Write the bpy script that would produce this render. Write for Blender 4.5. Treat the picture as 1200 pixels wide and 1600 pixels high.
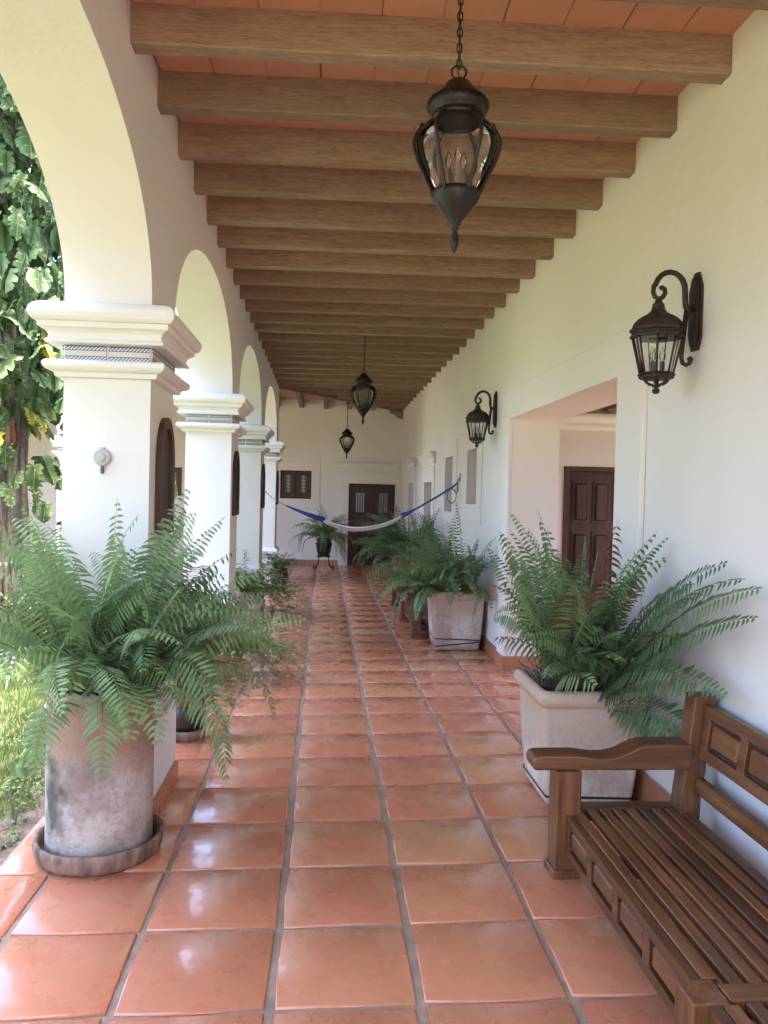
import bpy, math, random
from mathutils import Vector, Matrix

random.seed(11)
PI = math.pi
sc = bpy.context.scene
for o in list(bpy.data.objects):
    bpy.data.objects.remove(o)
col = sc.collection

# ------------------------------------------------------------------ camera
cam_d = bpy.data.cameras.new('camera')
cam = bpy.data.objects.new('camera', cam_d)
col.objects.link(cam)
Xc = Vector((0.9967986, -0.0761765, 0.0242837))
Dn = Vector((0.0224280, -0.0251220, -0.9994328))
Fw = Vector((0.0767434, 0.9967778, -0.0233331))
m = Matrix((Xc, -Dn, -Fw)).transposed().to_4x4()
m.translation = Vector((0, 0, 1.85))
cam.matrix_world = m
cam_d.sensor_fit = 'VERTICAL'
cam_d.sensor_height = 36.0
cam_d.lens = 27.675
cam_d.clip_start = 0.05
cam_d.clip_end = 2000
sc.camera = cam

# ------------------------------------------------------------------ light
SUN_EL, SUN_AZ = math.radians(75), math.radians(105)     # azimuth measured clockwise from +Y
w = bpy.data.worlds.new('World')
sc.world = w
w.use_nodes = True
wn = w.node_tree
bg = wn.nodes['Background']
sky = wn.nodes.new('ShaderNodeTexSky')
sky.sky_type = 'NISHITA'
sky.sun_disc = False
sky.sun_elevation = SUN_EL
sky.sun_rotation = SUN_AZ
sky.air_density = 0.9
sky.dust_density = 5.5
sky.ozone_density = 1.0
wn.links.new(sky.outputs['Color'], bg.inputs['Color'])
bg.inputs['Strength'].default_value = 0.15
sd = bpy.data.lights.new('sun', 'SUN')
sd.energy = 2.0
sd.angle = math.radians(12)
sd.color = (1.0, 0.96, 0.90)
sun = bpy.data.objects.new('sun', sd)
col.objects.link(sun)
sdir = Vector((math.sin(SUN_AZ) * math.cos(SUN_EL), math.cos(SUN_AZ) * math.cos(SUN_EL), math.sin(SUN_EL)))
sun.rotation_euler = sdir.to_track_quat('Z', 'Y').to_euler()
sun.location = (5, -5, 20)
sc.view_settings.view_transform = 'Standard'
sc.view_settings.look = 'None'
sc.view_settings.exposure = 3.84
sc.view_settings.gamma = 1.0
sc.view_settings.use_white_balance = True
sc.view_settings.white_balance_temperature = 6500
sc.view_settings.white_balance_tint = 15.0
sc.view_settings.white_balance_temperature = 6120
sc.view_settings.use_curve_mapping = False
sc.cycles.max_bounces = 12
sc.cycles.diffuse_bounces = 12
sc.cycles.glossy_bounces = 4
sc.cycles.transparent_max_bounces = 16
sc.cycles.sample_clamp_indirect = 6.0
sc.cycles.caustics_reflective = False
sc.cycles.caustics_refractive = False

# ------------------------------------------------------------------ materials
def new_mat(name):
    mt = bpy.data.materials.new(name)
    mt.use_nodes = True
    nt = mt.node_tree
    return mt, nt, nt.nodes['Principled BSDF']

def nd(nt, typ, **kw):
    n = nt.nodes.new(typ)
    for k, v in kw.items():
        if k in n.inputs.keys():
            n.inputs[k].default_value = v
        else:
            setattr(n, k, v)
    return n

def ramp(nt, fac, stops):
    r = nt.nodes.new('ShaderNodeValToRGB')
    while len(r.color_ramp.elements) < len(stops):
        r.color_ramp.elements.new(0.5)
    for e, (p, c) in zip(r.color_ramp.elements, stops):
        e.position = p
        e.color = (c[0], c[1], c[2], 1)
    nt.links.new(fac, r.inputs['Fac'])
    return r.outputs['Color']

def coords(nt, kind='Object', scale=(1, 1, 1), offset_random=0.0):
    tc = nt.nodes.new('ShaderNodeTexCoord')
    mp = nt.nodes.new('ShaderNodeMapping')
    mp.inputs['Scale'].default_value = scale
    nt.links.new(tc.outputs[kind], mp.inputs['Vector'])
    if offset_random:
        oi = nt.nodes.new('ShaderNodeObjectInfo')
        mu = nt.nodes.new('ShaderNodeMath')
        mu.operation = 'MULTIPLY'
        mu.inputs[1].default_value = offset_random
        nt.links.new(oi.outputs['Random'], mu.inputs[0])
        cb = nt.nodes.new('ShaderNodeCombineXYZ')
        for i in range(3):
            nt.links.new(mu.outputs[0], cb.inputs[i])
        nt.links.new(cb.outputs[0], mp.inputs['Location'])
    return mp.outputs['Vector']

def noise(nt, vec, scale, detail=5, rough=0.55):
    n = nd(nt, 'ShaderNodeTexNoise', Scale=scale, Detail=detail, Roughness=rough)
    nt.links.new(vec, n.inputs['Vector'])
    return n.outputs['Fac']

def mixc(nt, fac, a, b, blend='MIX'):
    mx = nt.nodes.new('ShaderNodeMix')
    mx.data_type = 'RGBA'
    mx.blend_type = blend
    def put(sock, v):
        if isinstance(v, bpy.types.NodeSocket):
            nt.links.new(v, sock)
        elif isinstance(v, (int, float)):
            sock.default_value = v
        else:
            sock.default_value = (v[0], v[1], v[2], 1)
    put(mx.inputs[0], fac)
    put(mx.inputs[6], a)
    put(mx.inputs[7], b)
    return mx.outputs[2]

def bump(nt, bs, h, strength, dist=0.01):
    b = nd(nt, 'ShaderNodeBump', Strength=strength, Distance=dist)
    nt.links.new(h, b.inputs['Height'])
    nt.links.new(b.outputs['Normal'], bs.inputs['Normal'])

def simple(name, c, rough=0.6, var=0.15, scale=8, bmp=0.15, bscale=None, metal=0.0, spec=0.5, stretch=(1, 1, 1), dist=0.005):
    mt, nt, bs = new_mat(name)
    v = coords(nt, 'Object', stretch)
    f = noise(nt, v, scale)
    lo = [x * (1 - var) for x in c]
    hi = [min(1, x * (1 + var)) for x in c]
    nt.links.new(ramp(nt, f, [(0.3, lo), (0.7, hi)]), bs.inputs['Base Color'])
    bs.inputs['Roughness'].default_value = rough
    bs.inputs['Metallic'].default_value = metal
    bs.inputs['Specular IOR Level'].default_value = spec
    if bmp:
        bump(nt, bs, noise(nt, v, bscale or scale * 4, 6, 0.6), bmp, dist)
    return mt

def plaster_mat(name, c):
    mt, nt, bs = new_mat(name)
    v = coords(nt)
    f = noise(nt, v, 0.9, 6, 0.6)
    f2 = noise(nt, coords(nt, 'Object', (1, 1, 0.7)), 0.55, 6, 0.62)
    a = ramp(nt, f, [(0.3, [x * 0.955 for x in c]), (0.65, c)])
    b = ramp(nt, f2, [(0.30, (0.95, 0.945, 0.93)), (0.55, (1, 1, 1))])
    nt.links.new(mixc(nt, 1.0, a, b, 'MULTIPLY'), bs.inputs['Base Color'])
    bs.inputs['Roughness'].default_value = 0.85
    bs.inputs['Specular IOR Level'].default_value = 0.25
    n1 = noise(nt, v, 5, 4, 0.5)
    n2 = noise(nt, v, 60, 3, 0.6)
    ad = nd(nt, 'ShaderNodeMath', operation='MULTIPLY_ADD')
    ad.inputs[1].default_value = 0.12
    nt.links.new(n2, ad.inputs[0])
    nt.links.new(n1, ad.inputs[2])
    bump(nt, bs, ad.outputs[0], 0.32, 0.02)
    return mt

M = {}
M['plaster'] = plaster_mat('plaster', (0.775, 0.77, 0.765))
M['plaster_inner'] = plaster_mat('plaster_inner', (0.70, 0.655, 0.67))
M['moulding'] = plaster_mat('moulding', (0.77, 0.77, 0.775))

def tile_mat(name, stops, gloss, coat, spread=3.0, dark=0.13):
    mt, nt, bs = new_mat(name)
    oi = nt.nodes.new('ShaderNodeObjectInfo')
    base = ramp(nt, oi.outputs['Random'], stops)
    v = coords(nt, 'Object', (1, 1, 1), 37.0)
    f = noise(nt, v, spread, 4, 0.5)
    c2 = mixc(nt, ramp(nt, f, [(0.30, (0, 0, 0)), (0.85, (0.42, 0.42, 0.42))]), base, (0.55, 0.30, 0.15))
    f2 = noise(nt, v, spread * 2.4, 4, 0.55)
    c3 = mixc(nt, ramp(nt, f2, [(0.48, (0, 0, 0)), (0.95, (dark, dark, dark))]), c2, (0.22, 0.065, 0.03))
    f3 = noise(nt, v, 55, 2, 0.5)
    c4 = mixc(nt, ramp(nt, f3, [(0.70, (0, 0, 0)), (0.78, (0.4, 0.4, 0.4))]), c3, (0.18, 0.07, 0.04))
    nt.links.new(c4, bs.inputs['Base Color'])
    r = ramp(nt, noise(nt, v, 6, 5, 0.6), [(0.3, [gloss * 0.7] * 3), (0.75, [gloss * 1.7] * 3)])
    nt.links.new(r, bs.inputs['Roughness'])
    bs.inputs['Coat Weight'].default_value = coat
    bs.inputs['Coat Roughness'].default_value = 0.07
    n = noise(nt, v, 4.5, 3, 0.5)
    bump(nt, bs, n, 0.16, 0.02)
    return mt

M['floor_tile'] = tile_mat('floor_tile', [(0.0, (0.62, 0.235, 0.130)), (0.3, (0.60, 0.222, 0.122)), (0.6, (0.56, 0.208, 0.118)), (0.88, (0.62, 0.255, 0.135)), (0.95, (0.60, 0.31, 0.155)), (1.0, (0.63, 0.265, 0.15))], 0.24, 0.5)
M['base_tile'] = tile_mat('base_tile', [(0, (0.38, 0.15, 0.085)), (1, (0.42, 0.18, 0.10))], 0.35, 0.15)
M['ceiling_tile'] = tile_mat('ceiling_tile', [(0, (0.49, 0.255, 0.175)), (0.5, (0.54, 0.295, 0.205)), (1, (0.51, 0.275, 0.195))], 0.5, 0.0, 2.5, 0.12)
M['grout'] = simple('grout', (0.36, 0.265, 0.205), 0.55, 0.25, 9, 0.4, 60)

def wood_mat(name, dark, mid, light, rough, axis, sc_=1.0, coat=0.0, knots=0.3):
    mt, nt, bs = new_mat(name)
    s = [16 * sc_, 16 * sc_, 16 * sc_]
    s['xyz'.index(axis)] = 0.9 * sc_
    v = coords(nt, 'Object', s, 21.0)
    f = noise(nt, v, 1.0, 8, 0.68)
    s2 = [60 * sc_] * 3
    s2['xyz'.index(axis)] = 3.5 * sc_
    f2 = noise(nt, coords(nt, 'Object', s2, 11.0), 1.0, 4, 0.6)
    a = ramp(nt, f, [(0.3, dark), (0.5, mid), (0.72, light)])
    b = ramp(nt, f2, [(0.30, (0.62, 0.6, 0.58)), (0.55, (1, 1, 1))])
    c = mixc(nt, 1.0, a, b, 'MULTIPLY')
    big = noise(nt, coords(nt, 'Object', (1, 1, 1), 15.0), 2.2, 3, 0.5)
    c = mixc(nt, ramp(nt, big, [(0.4, (0, 0, 0)), (0.75, (knots, knots, knots))]), c, dark)
    oi = nt.nodes.new('ShaderNodeObjectInfo')
    c = mixc(nt, 1.0, c, ramp(nt, oi.outputs['Random'], [(0.0, (0.72, 0.70, 0.68)), (1.0, (1.18, 1.16, 1.14))]), 'MULTIPLY')
    nt.links.new(c, bs.inputs['Base Color'])
    bs.inputs['Roughness'].default_value = rough
    bs.inputs['Coat Weight'].default_value = coat
    bs.inputs['Coat Roughness'].default_value = 0.25
    bump(nt, bs, f2, 0.25, 0.003)
    return mt

def sawn_mat(name, axis):
    mt, nt, bs = new_mat(name)
    oi = nt.nodes.new('ShaderNodeObjectInfo')
    s = [34.0] * 3
    s['xyz'.index(axis)] = 3.2
    f = noise(nt, coords(nt, 'Object', s, 21.0), 1.0, 7, 0.7)
    s2 = [150.0] * 3
    s2['xyz'.index(axis)] = 14.0
    f2 = noise(nt, coords(nt, 'Object', s2, 11.0), 1.0, 4, 0.65)
    base = ramp(nt, oi.outputs['Random'], [(0.0, (0.25, 0.20, 0.143)), (0.5, (0.30, 0.238, 0.170)), (1.0, (0.35, 0.275, 0.195))])
    a = mixc(nt, ramp(nt, f, [(0.36, (0.75, 0.75, 0.75)), (0.62, (0, 0, 0))]), base, (0.21, 0.150, 0.098))
    a = mixc(nt, 1.0, a, ramp(nt, f2, [(0.34, (0.68, 0.66, 0.64)), (0.54, (1, 1, 1))]), 'MULTIPLY')
    big = noise(nt, coords(nt, 'Object', (1.6, 5, 5), 15.0), 1.0, 4, 0.6)
    a = mixc(nt, ramp(nt, big, [(0.55, (0, 0, 0)), (0.75, (0.35, 0.35, 0.35))]), a, (0.12, 0.075, 0.045))
    nt.links.new(a, bs.inputs['Base Color'])
    bs.inputs['Roughness'].default_value = 0.75
    bs.inputs['Specular IOR Level'].default_value = 0.3
    bump(nt, bs, f2, 0.4, 0.004)
    return mt
M['beam'] = sawn_mat('sawn_beam', 'x')
M['beam_y'] = sawn_mat('sawn_beam_y', 'y')
BW = ((0.055, 0.021, 0.008), (0.165, 0.068, 0.024), (0.29, 0.130, 0.046))
M['bench_y'] = wood_mat('bench_wood_y', *BW, 0.42, 'y', 1.1, 0.18, 0.6)
M['bench_x'] = wood_mat('bench_wood_x', *BW, 0.42, 'x', 1.1, 0.18, 0.6)
M['bench_z'] = wood_mat('bench_wood_z', *BW, 0.42, 'z', 1.1, 0.18, 0.6)
M['door'] = wood_mat('door_wood', (0.035, 0.010, 0.007), (0.065, 0.022, 0.014), (0.10, 0.036, 0.022), 0.5, 'z', 1.0, 0.1, 0.4)
M['niche_wood'] = wood_mat('niche_wood', (0.05, 0.022, 0.014), (0.10, 0.05, 0.032), (0.15, 0.08, 0.055), 0.6, 'z', 1.0, 0.0, 0.4)
M['niche_dark'] = simple('niche_dark', (0.05, 0.025, 0.018), 0.6, 0.3, 12, 0.2)
M['iron'] = simple('dark_bronze_iron', (0.017, 0.014, 0.0125), 0.42, 0.35, 25, 0.35, 90, 0.35)
M['iron_rust'] = simple('rusty_bronze', (0.030, 0.020, 0.0155), 0.55, 0.4, 25, 0.45, 110, 0.25)
M['grey_metal'] = simple('grey_metal', (0.40, 0.40, 0.41), 0.5, 0.12, 10, 0.1)
M['candle'] = simple('candle_sleeve', (0.11, 0.095, 0.08), 0.5, 0.1, 10, 0)
M['black'] = simple('black_strap', (0.02, 0.02, 0.02), 0.5, 0.1, 10, 0)
M['soil'] = simple('pot_soil', (0.045, 0.03, 0.02), 0.95, 0.5, 30, 0.8, 60)
M['pebble'] = simple('pebble', (0.45, 0.43, 0.40), 0.7, 0.4, 9, 0.2)
M['glazed'] = simple('dark_glazed_clay', (0.030, 0.028, 0.022), 0.28, 0.4, 9, 0.15)
M['clay'] = simple('terracotta_clay', (0.30, 0.15, 0.09), 0.7, 0.25, 9, 0.25)
M['saucer'] = simple('weathered_saucer', (0.23, 0.15, 0.11), 0.75, 0.65, 16, 0.45, 60, stretch=(1, 1, 0.22))

def pot_mat(name, pink, white, rust, moss=0.0, zmin=0.1, ztop=0.55, seed=0.0):
    mt, nt, bs = new_mat(name)
    v = coords(nt, 'Object', (1, 1, 1), 9.0)
    f = noise(nt, v, 2.6, 6, 0.6)
    f2 = noise(nt, v, 38, 5, 0.7)
    a = ramp(nt, f, [(0.40, pink), (0.56, white)])
    f4 = noise(nt, v, 7.5, 6, 0.65)
    a = mixc(nt, ramp(nt, f4, [(0.50, (0, 0, 0)), (0.70, (0.38, 0.38, 0.38))]), a, [x * 0.72 for x in pink])
    f5 = noise(nt, coords(nt, 'Object', (14, 14, 1.2), 5.0), 1.0, 4, 0.6)
    a = mixc(nt, ramp(nt, f5, [(0.55, (0, 0, 0)), (0.75, (0.35, 0.35, 0.35))]), a, [x * 0.7 for x in white])
    a = mixc(nt, ramp(nt, f2, [(0.48, (0, 0, 0)), (0.72, (0.5, 0.5, 0.5))]), a, [x * 0.55 for x in pink])
    tc = nt.nodes.new('ShaderNodeTexCoord')
    sp = nt.nodes.new('ShaderNodeSeparateXYZ')
    nt.links.new(tc.outputs['Object'], sp.inputs[0])
    ad = nd(nt, 'ShaderNodeMath', operation='MULTIPLY_ADD')
    ad.inputs[1].default_value = 0.7
    nt.links.new(f, ad.inputs[0])
    nt.links.new(sp.outputs['Z'], ad.inputs[2])
    top = ramp(nt, ad.outputs[0], [(ztop + 0.28, (0, 0, 0)), (ztop + 0.42, (0.85, 0.85, 0.85))])
    a = mixc(nt, top, a, rust)
    if moss:
        # one dark algae stain running down the garden-facing side
        mp = nt.nodes.new('ShaderNodeMapping')
        mp.inputs['Location'].default_value = (0.185, 0.21, -0.27)
        mp.inputs['Scale'].default_value = (1, 1, 1)
        nt.links.new(tc.outputs['Object'], mp.inputs['Vector'])
        ns = nd(nt, 'ShaderNodeTexNoise', Scale=9.0, Detail=5.0)
        nt.links.new(tc.outputs['Object'], ns.inputs['Vector'])
        vm = nd(nt, 'ShaderNodeVectorMath', operation='MULTIPLY')
        vm.inputs[1].default_value = (5.5, 5.5, 1.9)
        nt.links.new(mp.outputs[0], vm.inputs[0])
        ln = nd(nt, 'ShaderNodeVectorMath', operation='LENGTH')
        nt.links.new(vm.outputs[0], ln.inputs[0])
        s2 = nd(nt, 'ShaderNodeMath', operation='MULTIPLY_ADD')
        s2.inputs[1].default_value = 0.9
        nt.links.new(ns.outputs['Fac'], s2.inputs[0])
        nt.links.new(ln.outputs['Value'], s2.inputs[2])
        st = ramp(nt, s2.outputs[0], [(0.0, (0.85, 0.85, 0.85)), (0.75, (0.8, 0.8, 0.8)), (1.0, (0, 0, 0))])
        a = mixc(nt, st, a, (0.035, 0.038, 0.03))
    nt.links.new(a, bs.inputs['Base Color'])
    bs.inputs['Roughness'].default_value = 0.85
    bs.inputs['Specular IOR Level'].default_value = 0.2
    b1 = nd(nt, 'ShaderNodeMath', operation='MULTIPLY_ADD')
    b1.inputs[1].default_value = 0.5
    nt.links.new(f2, b1.inputs[0])
    nt.links.new(f4, b1.inputs[2])
    bump(nt, bs, b1.outputs[0], 0.8, 0.014)
    return mt

M['pot_round'] = pot_mat('weathered_round_pot', (0.28, 0.21, 0.18), (0.52, 0.465, 0.425), (0.35, 0.215, 0.14), 1.0, ztop=0.50)
M['pot_square'] = pot_mat('weathered_square_pot', (0.60, 0.50, 0.40), (0.80, 0.75, 0.66), (0.58, 0.43, 0.32), 0.0, ztop=0.42)
M['pot_square2'] = pot_mat('weathered_square_pot_pink', (0.45, 0.345, 0.305), (0.70, 0.64, 0.605), (0.52, 0.385, 0.30), 0.0, ztop=0.45)

def glass_mat(name, tint, amount):
    mt, nt, bs = new_mat(name)
    nt.nodes.remove(bs)
    out = nt.nodes['Material Output']
    tr = nd(nt, 'ShaderNodeBsdfTransparent')
    tr.inputs['Color'].default_value = (*tint, 1)
    gl = nd(nt, 'ShaderNodeBsdfGlossy', Roughness=0.04)
    lw = nd(nt, 'ShaderNodeLayerWeight', Blend=amount)
    mx = nt.nodes.new('ShaderNodeMixShader')
    nt.links.new(lw.outputs['Fresnel'], mx.inputs[0])
    nt.links.new(tr.outputs[0], mx.inputs[1])
    nt.links.new(gl.outputs[0], mx.inputs[2])
    nt.links.new(mx.outputs[0], out.inputs['Surface'])
    return mt

M['glass'] = glass_mat('lantern_glass', (0.97, 0.965, 0.95), 0.20)
M['pane'] = glass_mat('sconce_glass', (0.93, 0.94, 0.92), 0.32)
M['dark_pane'] = simple('leaded_glass', (0.16, 0.17, 0.19), 0.15, 0.6, 40, 0.3, 30)

def leaf_mat(name, c1, c2, rough=0.45, trans=0.18, uvmark=None, spread=2.0):
    mt, nt, bs = new_mat(name)
    oi = nt.nodes.new('ShaderNodeObjectInfo')
    v = coords(nt, 'Object', (1, 1, 1), 13.0)
    f = noise(nt, v, spread, 3, 0.5)
    ad = nd(nt, 'ShaderNodeMath', operation='MULTIPLY_ADD')
    ad.inputs[1].default_value = 0.6
    nt.links.new(oi.outputs['Random'], ad.inputs[0])
    nt.links.new(f, ad.inputs[2])
    c = ramp(nt, ad.outputs[0], [(0.35, c1), (1.1, c2)])
    if uvmark:
        uv = nt.nodes.new('ShaderNodeUVMap')
        sp = nt.nodes.new('ShaderNodeSeparateXYZ')
        nt.links.new(uv.outputs[0], sp.inputs[0])
        ab = nd(nt, 'ShaderNodeMath', operation='ABSOLUTE')
        nt.links.new(sp.outputs['X'], ab.inputs[0])
        n2 = nd(nt, 'ShaderNodeTexNoise', Scale=1.0, Detail=3.0)
        mp = nt.nodes.new('ShaderNodeMapping')
        mp.inputs['Scale'].default_value = (2.0, 9.0, 1.0)
        nt.links.new(uv.outputs[0], mp.inputs['Vector'])
        mu = nd(nt, 'ShaderNodeMath', operation='MULTIPLY')
        mu.inputs[1].default_value = 9.0
        nt.links.new(oi.outputs['Random'], mu.inputs[0])
        cb = nt.nodes.new('ShaderNodeCombineXYZ')
        nt.links.new(mu.outputs[0], cb.inputs[0])
        nt.links.new(mu.outputs[0], cb.inputs[1])
        nt.links.new(cb.outputs[0], mp.inputs['Location'])
        nt.links.new(mp.outputs[0], n2.inputs['Vector'])
        c = mixc(nt, ramp(nt, n2.outputs['Fac'], [(uvmark[1], (0, 0, 0)), (uvmark[1] + 0.08, (0.85, 0.85, 0.85))]), c, uvmark[0])
        c = mixc(nt, ramp(nt, ab.outputs[0], [(0.02, (0.8, 0.8, 0.8)), (0.06, (0, 0, 0))]), c, uvmark[0])
    nt.links.new(c, bs.inputs['Base Color'])
    bs.inputs['Roughness'].default_value = rough
    bs.inputs['Specular IOR Level'].default_value = 0.28
    tl = nd(nt, 'ShaderNodeBsdfTranslucent')
    nt.links.new(c, tl.inputs['Color'])
    mx = nt.nodes.new('ShaderNodeMixShader')
    mx.inputs[0].default_value = trans
    nt.links.new(bs.outputs[0], mx.inputs[1])
    nt.links.new(tl.outputs[0], mx.inputs[2])
    nt.links.new(mx.outputs[0], nt.nodes['Material Output'].inputs['Surface'])
    return mt

M['fern_a'] = leaf_mat('fern_green_light', (0.13, 0.225, 0.10), (0.25, 0.37, 0.165), 0.42, 0.28)
M['fern_b'] = leaf_mat('fern_green_deep', (0.074, 0.145, 0.068), (0.155, 0.255, 0.112), 0.42, 0.22)
M['stem'] = simple('dry_stem', (0.075, 0.045, 0.026), 0.8, 0.4, 20, 0)
M['vine'] = leaf_mat('variegated_leaf', (0.058, 0.115, 0.046), (0.12, 0.19, 0.07), 0.6, 0.35, ((0.50, 0.48, 0.17), 0.57))
M['philo'] = leaf_mat('cut_leaf', (0.05, 0.10, 0.05), (0.10, 0.165, 0.075), 0.4, 0.25, ((0.30, 0.36, 0.22), 0.66))
M['dark_leaf'] = leaf_mat('crown_leaf', (0.03, 0.075, 0.025), (0.07, 0.13, 0.04), 0.5, 0.2)
M['light_leaf'] = leaf_mat('light_leaf', (0.13, 0.22, 0.075), (0.25, 0.35, 0.12), 0.5, 0.3)
M['yellow_leaf'] = leaf_mat('yellow_leaf', (0.30, 0.28, 0.03), (0.38, 0.35, 0.06), 0.5, 0.3)
M['dead_leaf'] = leaf_mat('dead_leaf', (0.16, 0.07, 0.035), (0.25, 0.13, 0.07), 0.7, 0.1)
M['bark'] = simple('bark', (0.25, 0.225, 0.185), 0.9, 0.5, 14, 1.0, 30, stretch=(1, 1, 0.5), dist=0.03)
M['root'] = simple('aerial_root', (0.22, 0.175, 0.13), 0.85, 0.35, 20, 0.4)
M['flower'] = simple('small_white_flower', (0.75, 0.75, 0.68), 0.6, 0.1, 5, 0)

# ------------------------------------------------------------------ mesh helpers
class MB:
    def __init__(self):
        self.v, self.f, self.uv, self.smooth = [], [], None, []
    def face(self, idx, s=False):
        self.f.append(idx)
        self.smooth.append(s)
    def box(self, x0, x1, y0, y1, z0, z1):
        b = len(self.v)
        for z in (z0, z1):
            for (x, y) in ((x0, y0), (x1, y0), (x1, y1), (x0, y1)):
                self.v.append((x, y, z))
        for q in ((0, 3, 2, 1), (4, 5, 6, 7), (0, 1, 5, 4), (1, 2, 6, 5), (2, 3, 7, 6), (3, 0, 4, 7)):
            self.face([b + i for i in q])
        return self
    def bbox(self, x0, x1, y0, y1, z0, z1, c=0.006):
        """box with chamfered edges"""
        b = len(self.v)
        pts = []
        for (z, ins) in ((z0, c), (z0 + c, 0), (z1 - c, 0), (z1, c)):
            ring = []
            a, e, g, h = x0 + ins, x1 - ins, y0 + ins, y1 - ins
            k = c if ins == 0 else c * 0.6
            ring += [(a + k, g), (e - k, g), (e, g + k), (e, h - k), (e - k, h), (a + k, h), (a, h - k), (a, g + k)]
            for (x, y) in ring:
                self.v.append((x, y, z))
        for r in range(3):
            for i in range(8):
                j = (i + 1) % 8
                self.face([b + r * 8 + i, b + r * 8 + j, b + r * 8 + 8 + j, b + r * 8 + 8 + i])
        self.face([b + 7 - i for i in range(8)])
        self.face([b + 24 + i for i in range(8)])
        return self
    def lathe(self, prof, n=24, cx=0, cy=0, smooth=True, flute=None, caps=False):
        b = len(self.v)
        for (r, z) in prof:
            for i in range(n):
                a = 2 * PI * i / n
                rr = r
                if flute and flute[0] <= z <= flute[1]:
                    rr = r * (1 + flute[2] * (1 if i % 2 else -1))
                self.v.append((cx + rr * math.cos(a), cy + rr * math.sin(a), z))
        for k in range(len(prof) - 1):
            for i in range(n):
                j = (i + 1) % n
                self.face([b + k * n + i, b + k * n + j, b + (k + 1) * n + j, b + (k + 1) * n + i], smooth)
        if caps:
            self.face([b + n - 1 - i for i in range(n)])
            self.face([b + (len(prof) - 1) * n + i for i in range(n)])
        return self
    def tube(self, pts, rad, n=6, smooth=True, cap=True):
        b = len(self.v)
        pts = [Vector(p) for p in pts]
        up = None
        L = len(pts)
        for k, p in enumerate(pts):
            t = (pts[min(k + 1, L - 1)] - pts[max(k - 1, 0)])
            if t.length < 1e-9:
                t = Vector((0, 0, 1))
            t.normalize()
            if up is None:
                up = Vector((0, 0, 1)) if abs(t.z) < 0.9 else Vector((1, 0, 0))
            s = t.cross(up)
            if s.length < 1e-6:
                s = t.orthogonal()
            s.normalize()
            up = s.cross(t).normalized()
            r = rad[k] if isinstance(rad, (list, tuple)) else rad
            for i in range(n):
                a = 2 * PI * i / n
                self.v.append(tuple(p + (s * math.cos(a) + up * math.sin(a)) * r))
        for k in range(L - 1):
            for i in range(n):
                j = (i + 1) % n
                self.face([b + k * n + i, b + k * n + j, b + (k + 1) * n + j, b + (k + 1) * n + i], smooth)
        if cap:
            self.face([b + n - 1 - i for i in range(n)])
            self.face([b + (L - 1) * n + i for i in range(n)])
        return self
    def rect_profile(self, x0, x1, y0, y1, prof, caps=True):
        """mouldings that run round a rectangle: prof = [(z, projection)]"""
        b = len(self.v)
        for (z, p) in prof:
            for (x, y) in ((x0 - p, y0 - p), (x1 + p, y0 - p), (x1 + p, y1 + p), (x0 - p, y1 + p)):
                self.v.append((x, y, z))
        for k in range(len(prof) - 1):
            for i in range(4):
                j = (i + 1) % 4
                self.face([b + k * 4 + i, b + k * 4 + j, b + k * 4 + 4 + j, b + k * 4 + 4 + i])
        if caps:
            self.face([b + 3 - i for i in range(4)])
            self.face([b + (len(prof) - 1) * 4 + i for i in range(4)])
        return self
    def prism(self, poly, axis, a0, a1, smooth=False):
        """poly: list of 2D points in the plane normal to axis"""
        b = len(self.v)
        n = len(poly)
        for a in (a0, a1):
            for (p, q) in poly:
                self.v.append({'x': (a, p, q), 'y': (p, a, q), 'z': (p, q, a)}[axis])
        for i in range(n):
            j = (i + 1) % n
            self.face([b + i, b + j, b + n + j, b + n + i], smooth)
        self.face([b + n - 1 - i for i in range(n)])
        self.face([b + n + i for i in range(n)])
        return self
    def torus(self, c, R, r, axis='y', n=20, k=6, sx=1.0, sz=1.0):
        b = len(self.v)
        for i in range(n):
            a = 2 * PI * i / n
            for j in range(k):
                t = 2 * PI * j / k
                d = R + r * math.cos(t)
                p, q, s = d * math.cos(a) * sx, d * math.sin(a) * sz, r * math.sin(t)
                o = {'y': (p, s, q), 'x': (s, p, q), 'z': (p, q, s)}[axis]
                self.v.append((c[0] + o[0], c[1] + o[1], c[2] + o[2]))
        for i in range(n):
            for j in range(k):
                i2, j2 = (i + 1) % n, (j + 1) % k
                self.face([b + i * k + j, b + i2 * k + j, b + i2 * k + j2, b + i * k + j2], True)
        return self
    def mesh(self, name, mat, fix=True):
        me = bpy.data.meshes.new(name)
        me.from_pydata(self.v, [], self.f)
        me.polygons.foreach_set('use_smooth', self.smooth)
        if self.uv:
            ul = me.uv_layers.new(name='UVMap')
            li = [0] * len(me.loops)
            me.loops.foreach_get('vertex_index', li)
            flat = []
            for i in li:
                flat += self.uv[i]
            ul.data.foreach_set('uv', flat)
        me.materials.append(mat)
        if fix:
            import bmesh
            bm = bmesh.new()
            bm.from_mesh(me)
            bmesh.ops.recalc_face_normals(bm, faces=bm.faces)
            bm.to_mesh(me)
            bm.free()
        me.update()
        return me
    def build(self, name, mat, parent=None, loc=None, fix=True):
        return inst(name, self.mesh(name, mat, fix), parent, loc)

def inst(name, me, parent=None, loc=None, rot=None, scale=None):
    o = bpy.data.objects.new(name, me)
    col.objects.link(o)
    if parent:
        o.parent = parent
    if loc is not None:
        o.location = loc
    if rot is not None:
        o.rotation_euler = rot
    if scale is not None:
        o.scale = (scale,) * 3 if isinstance(scale, (int, float)) else scale
    return o

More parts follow.
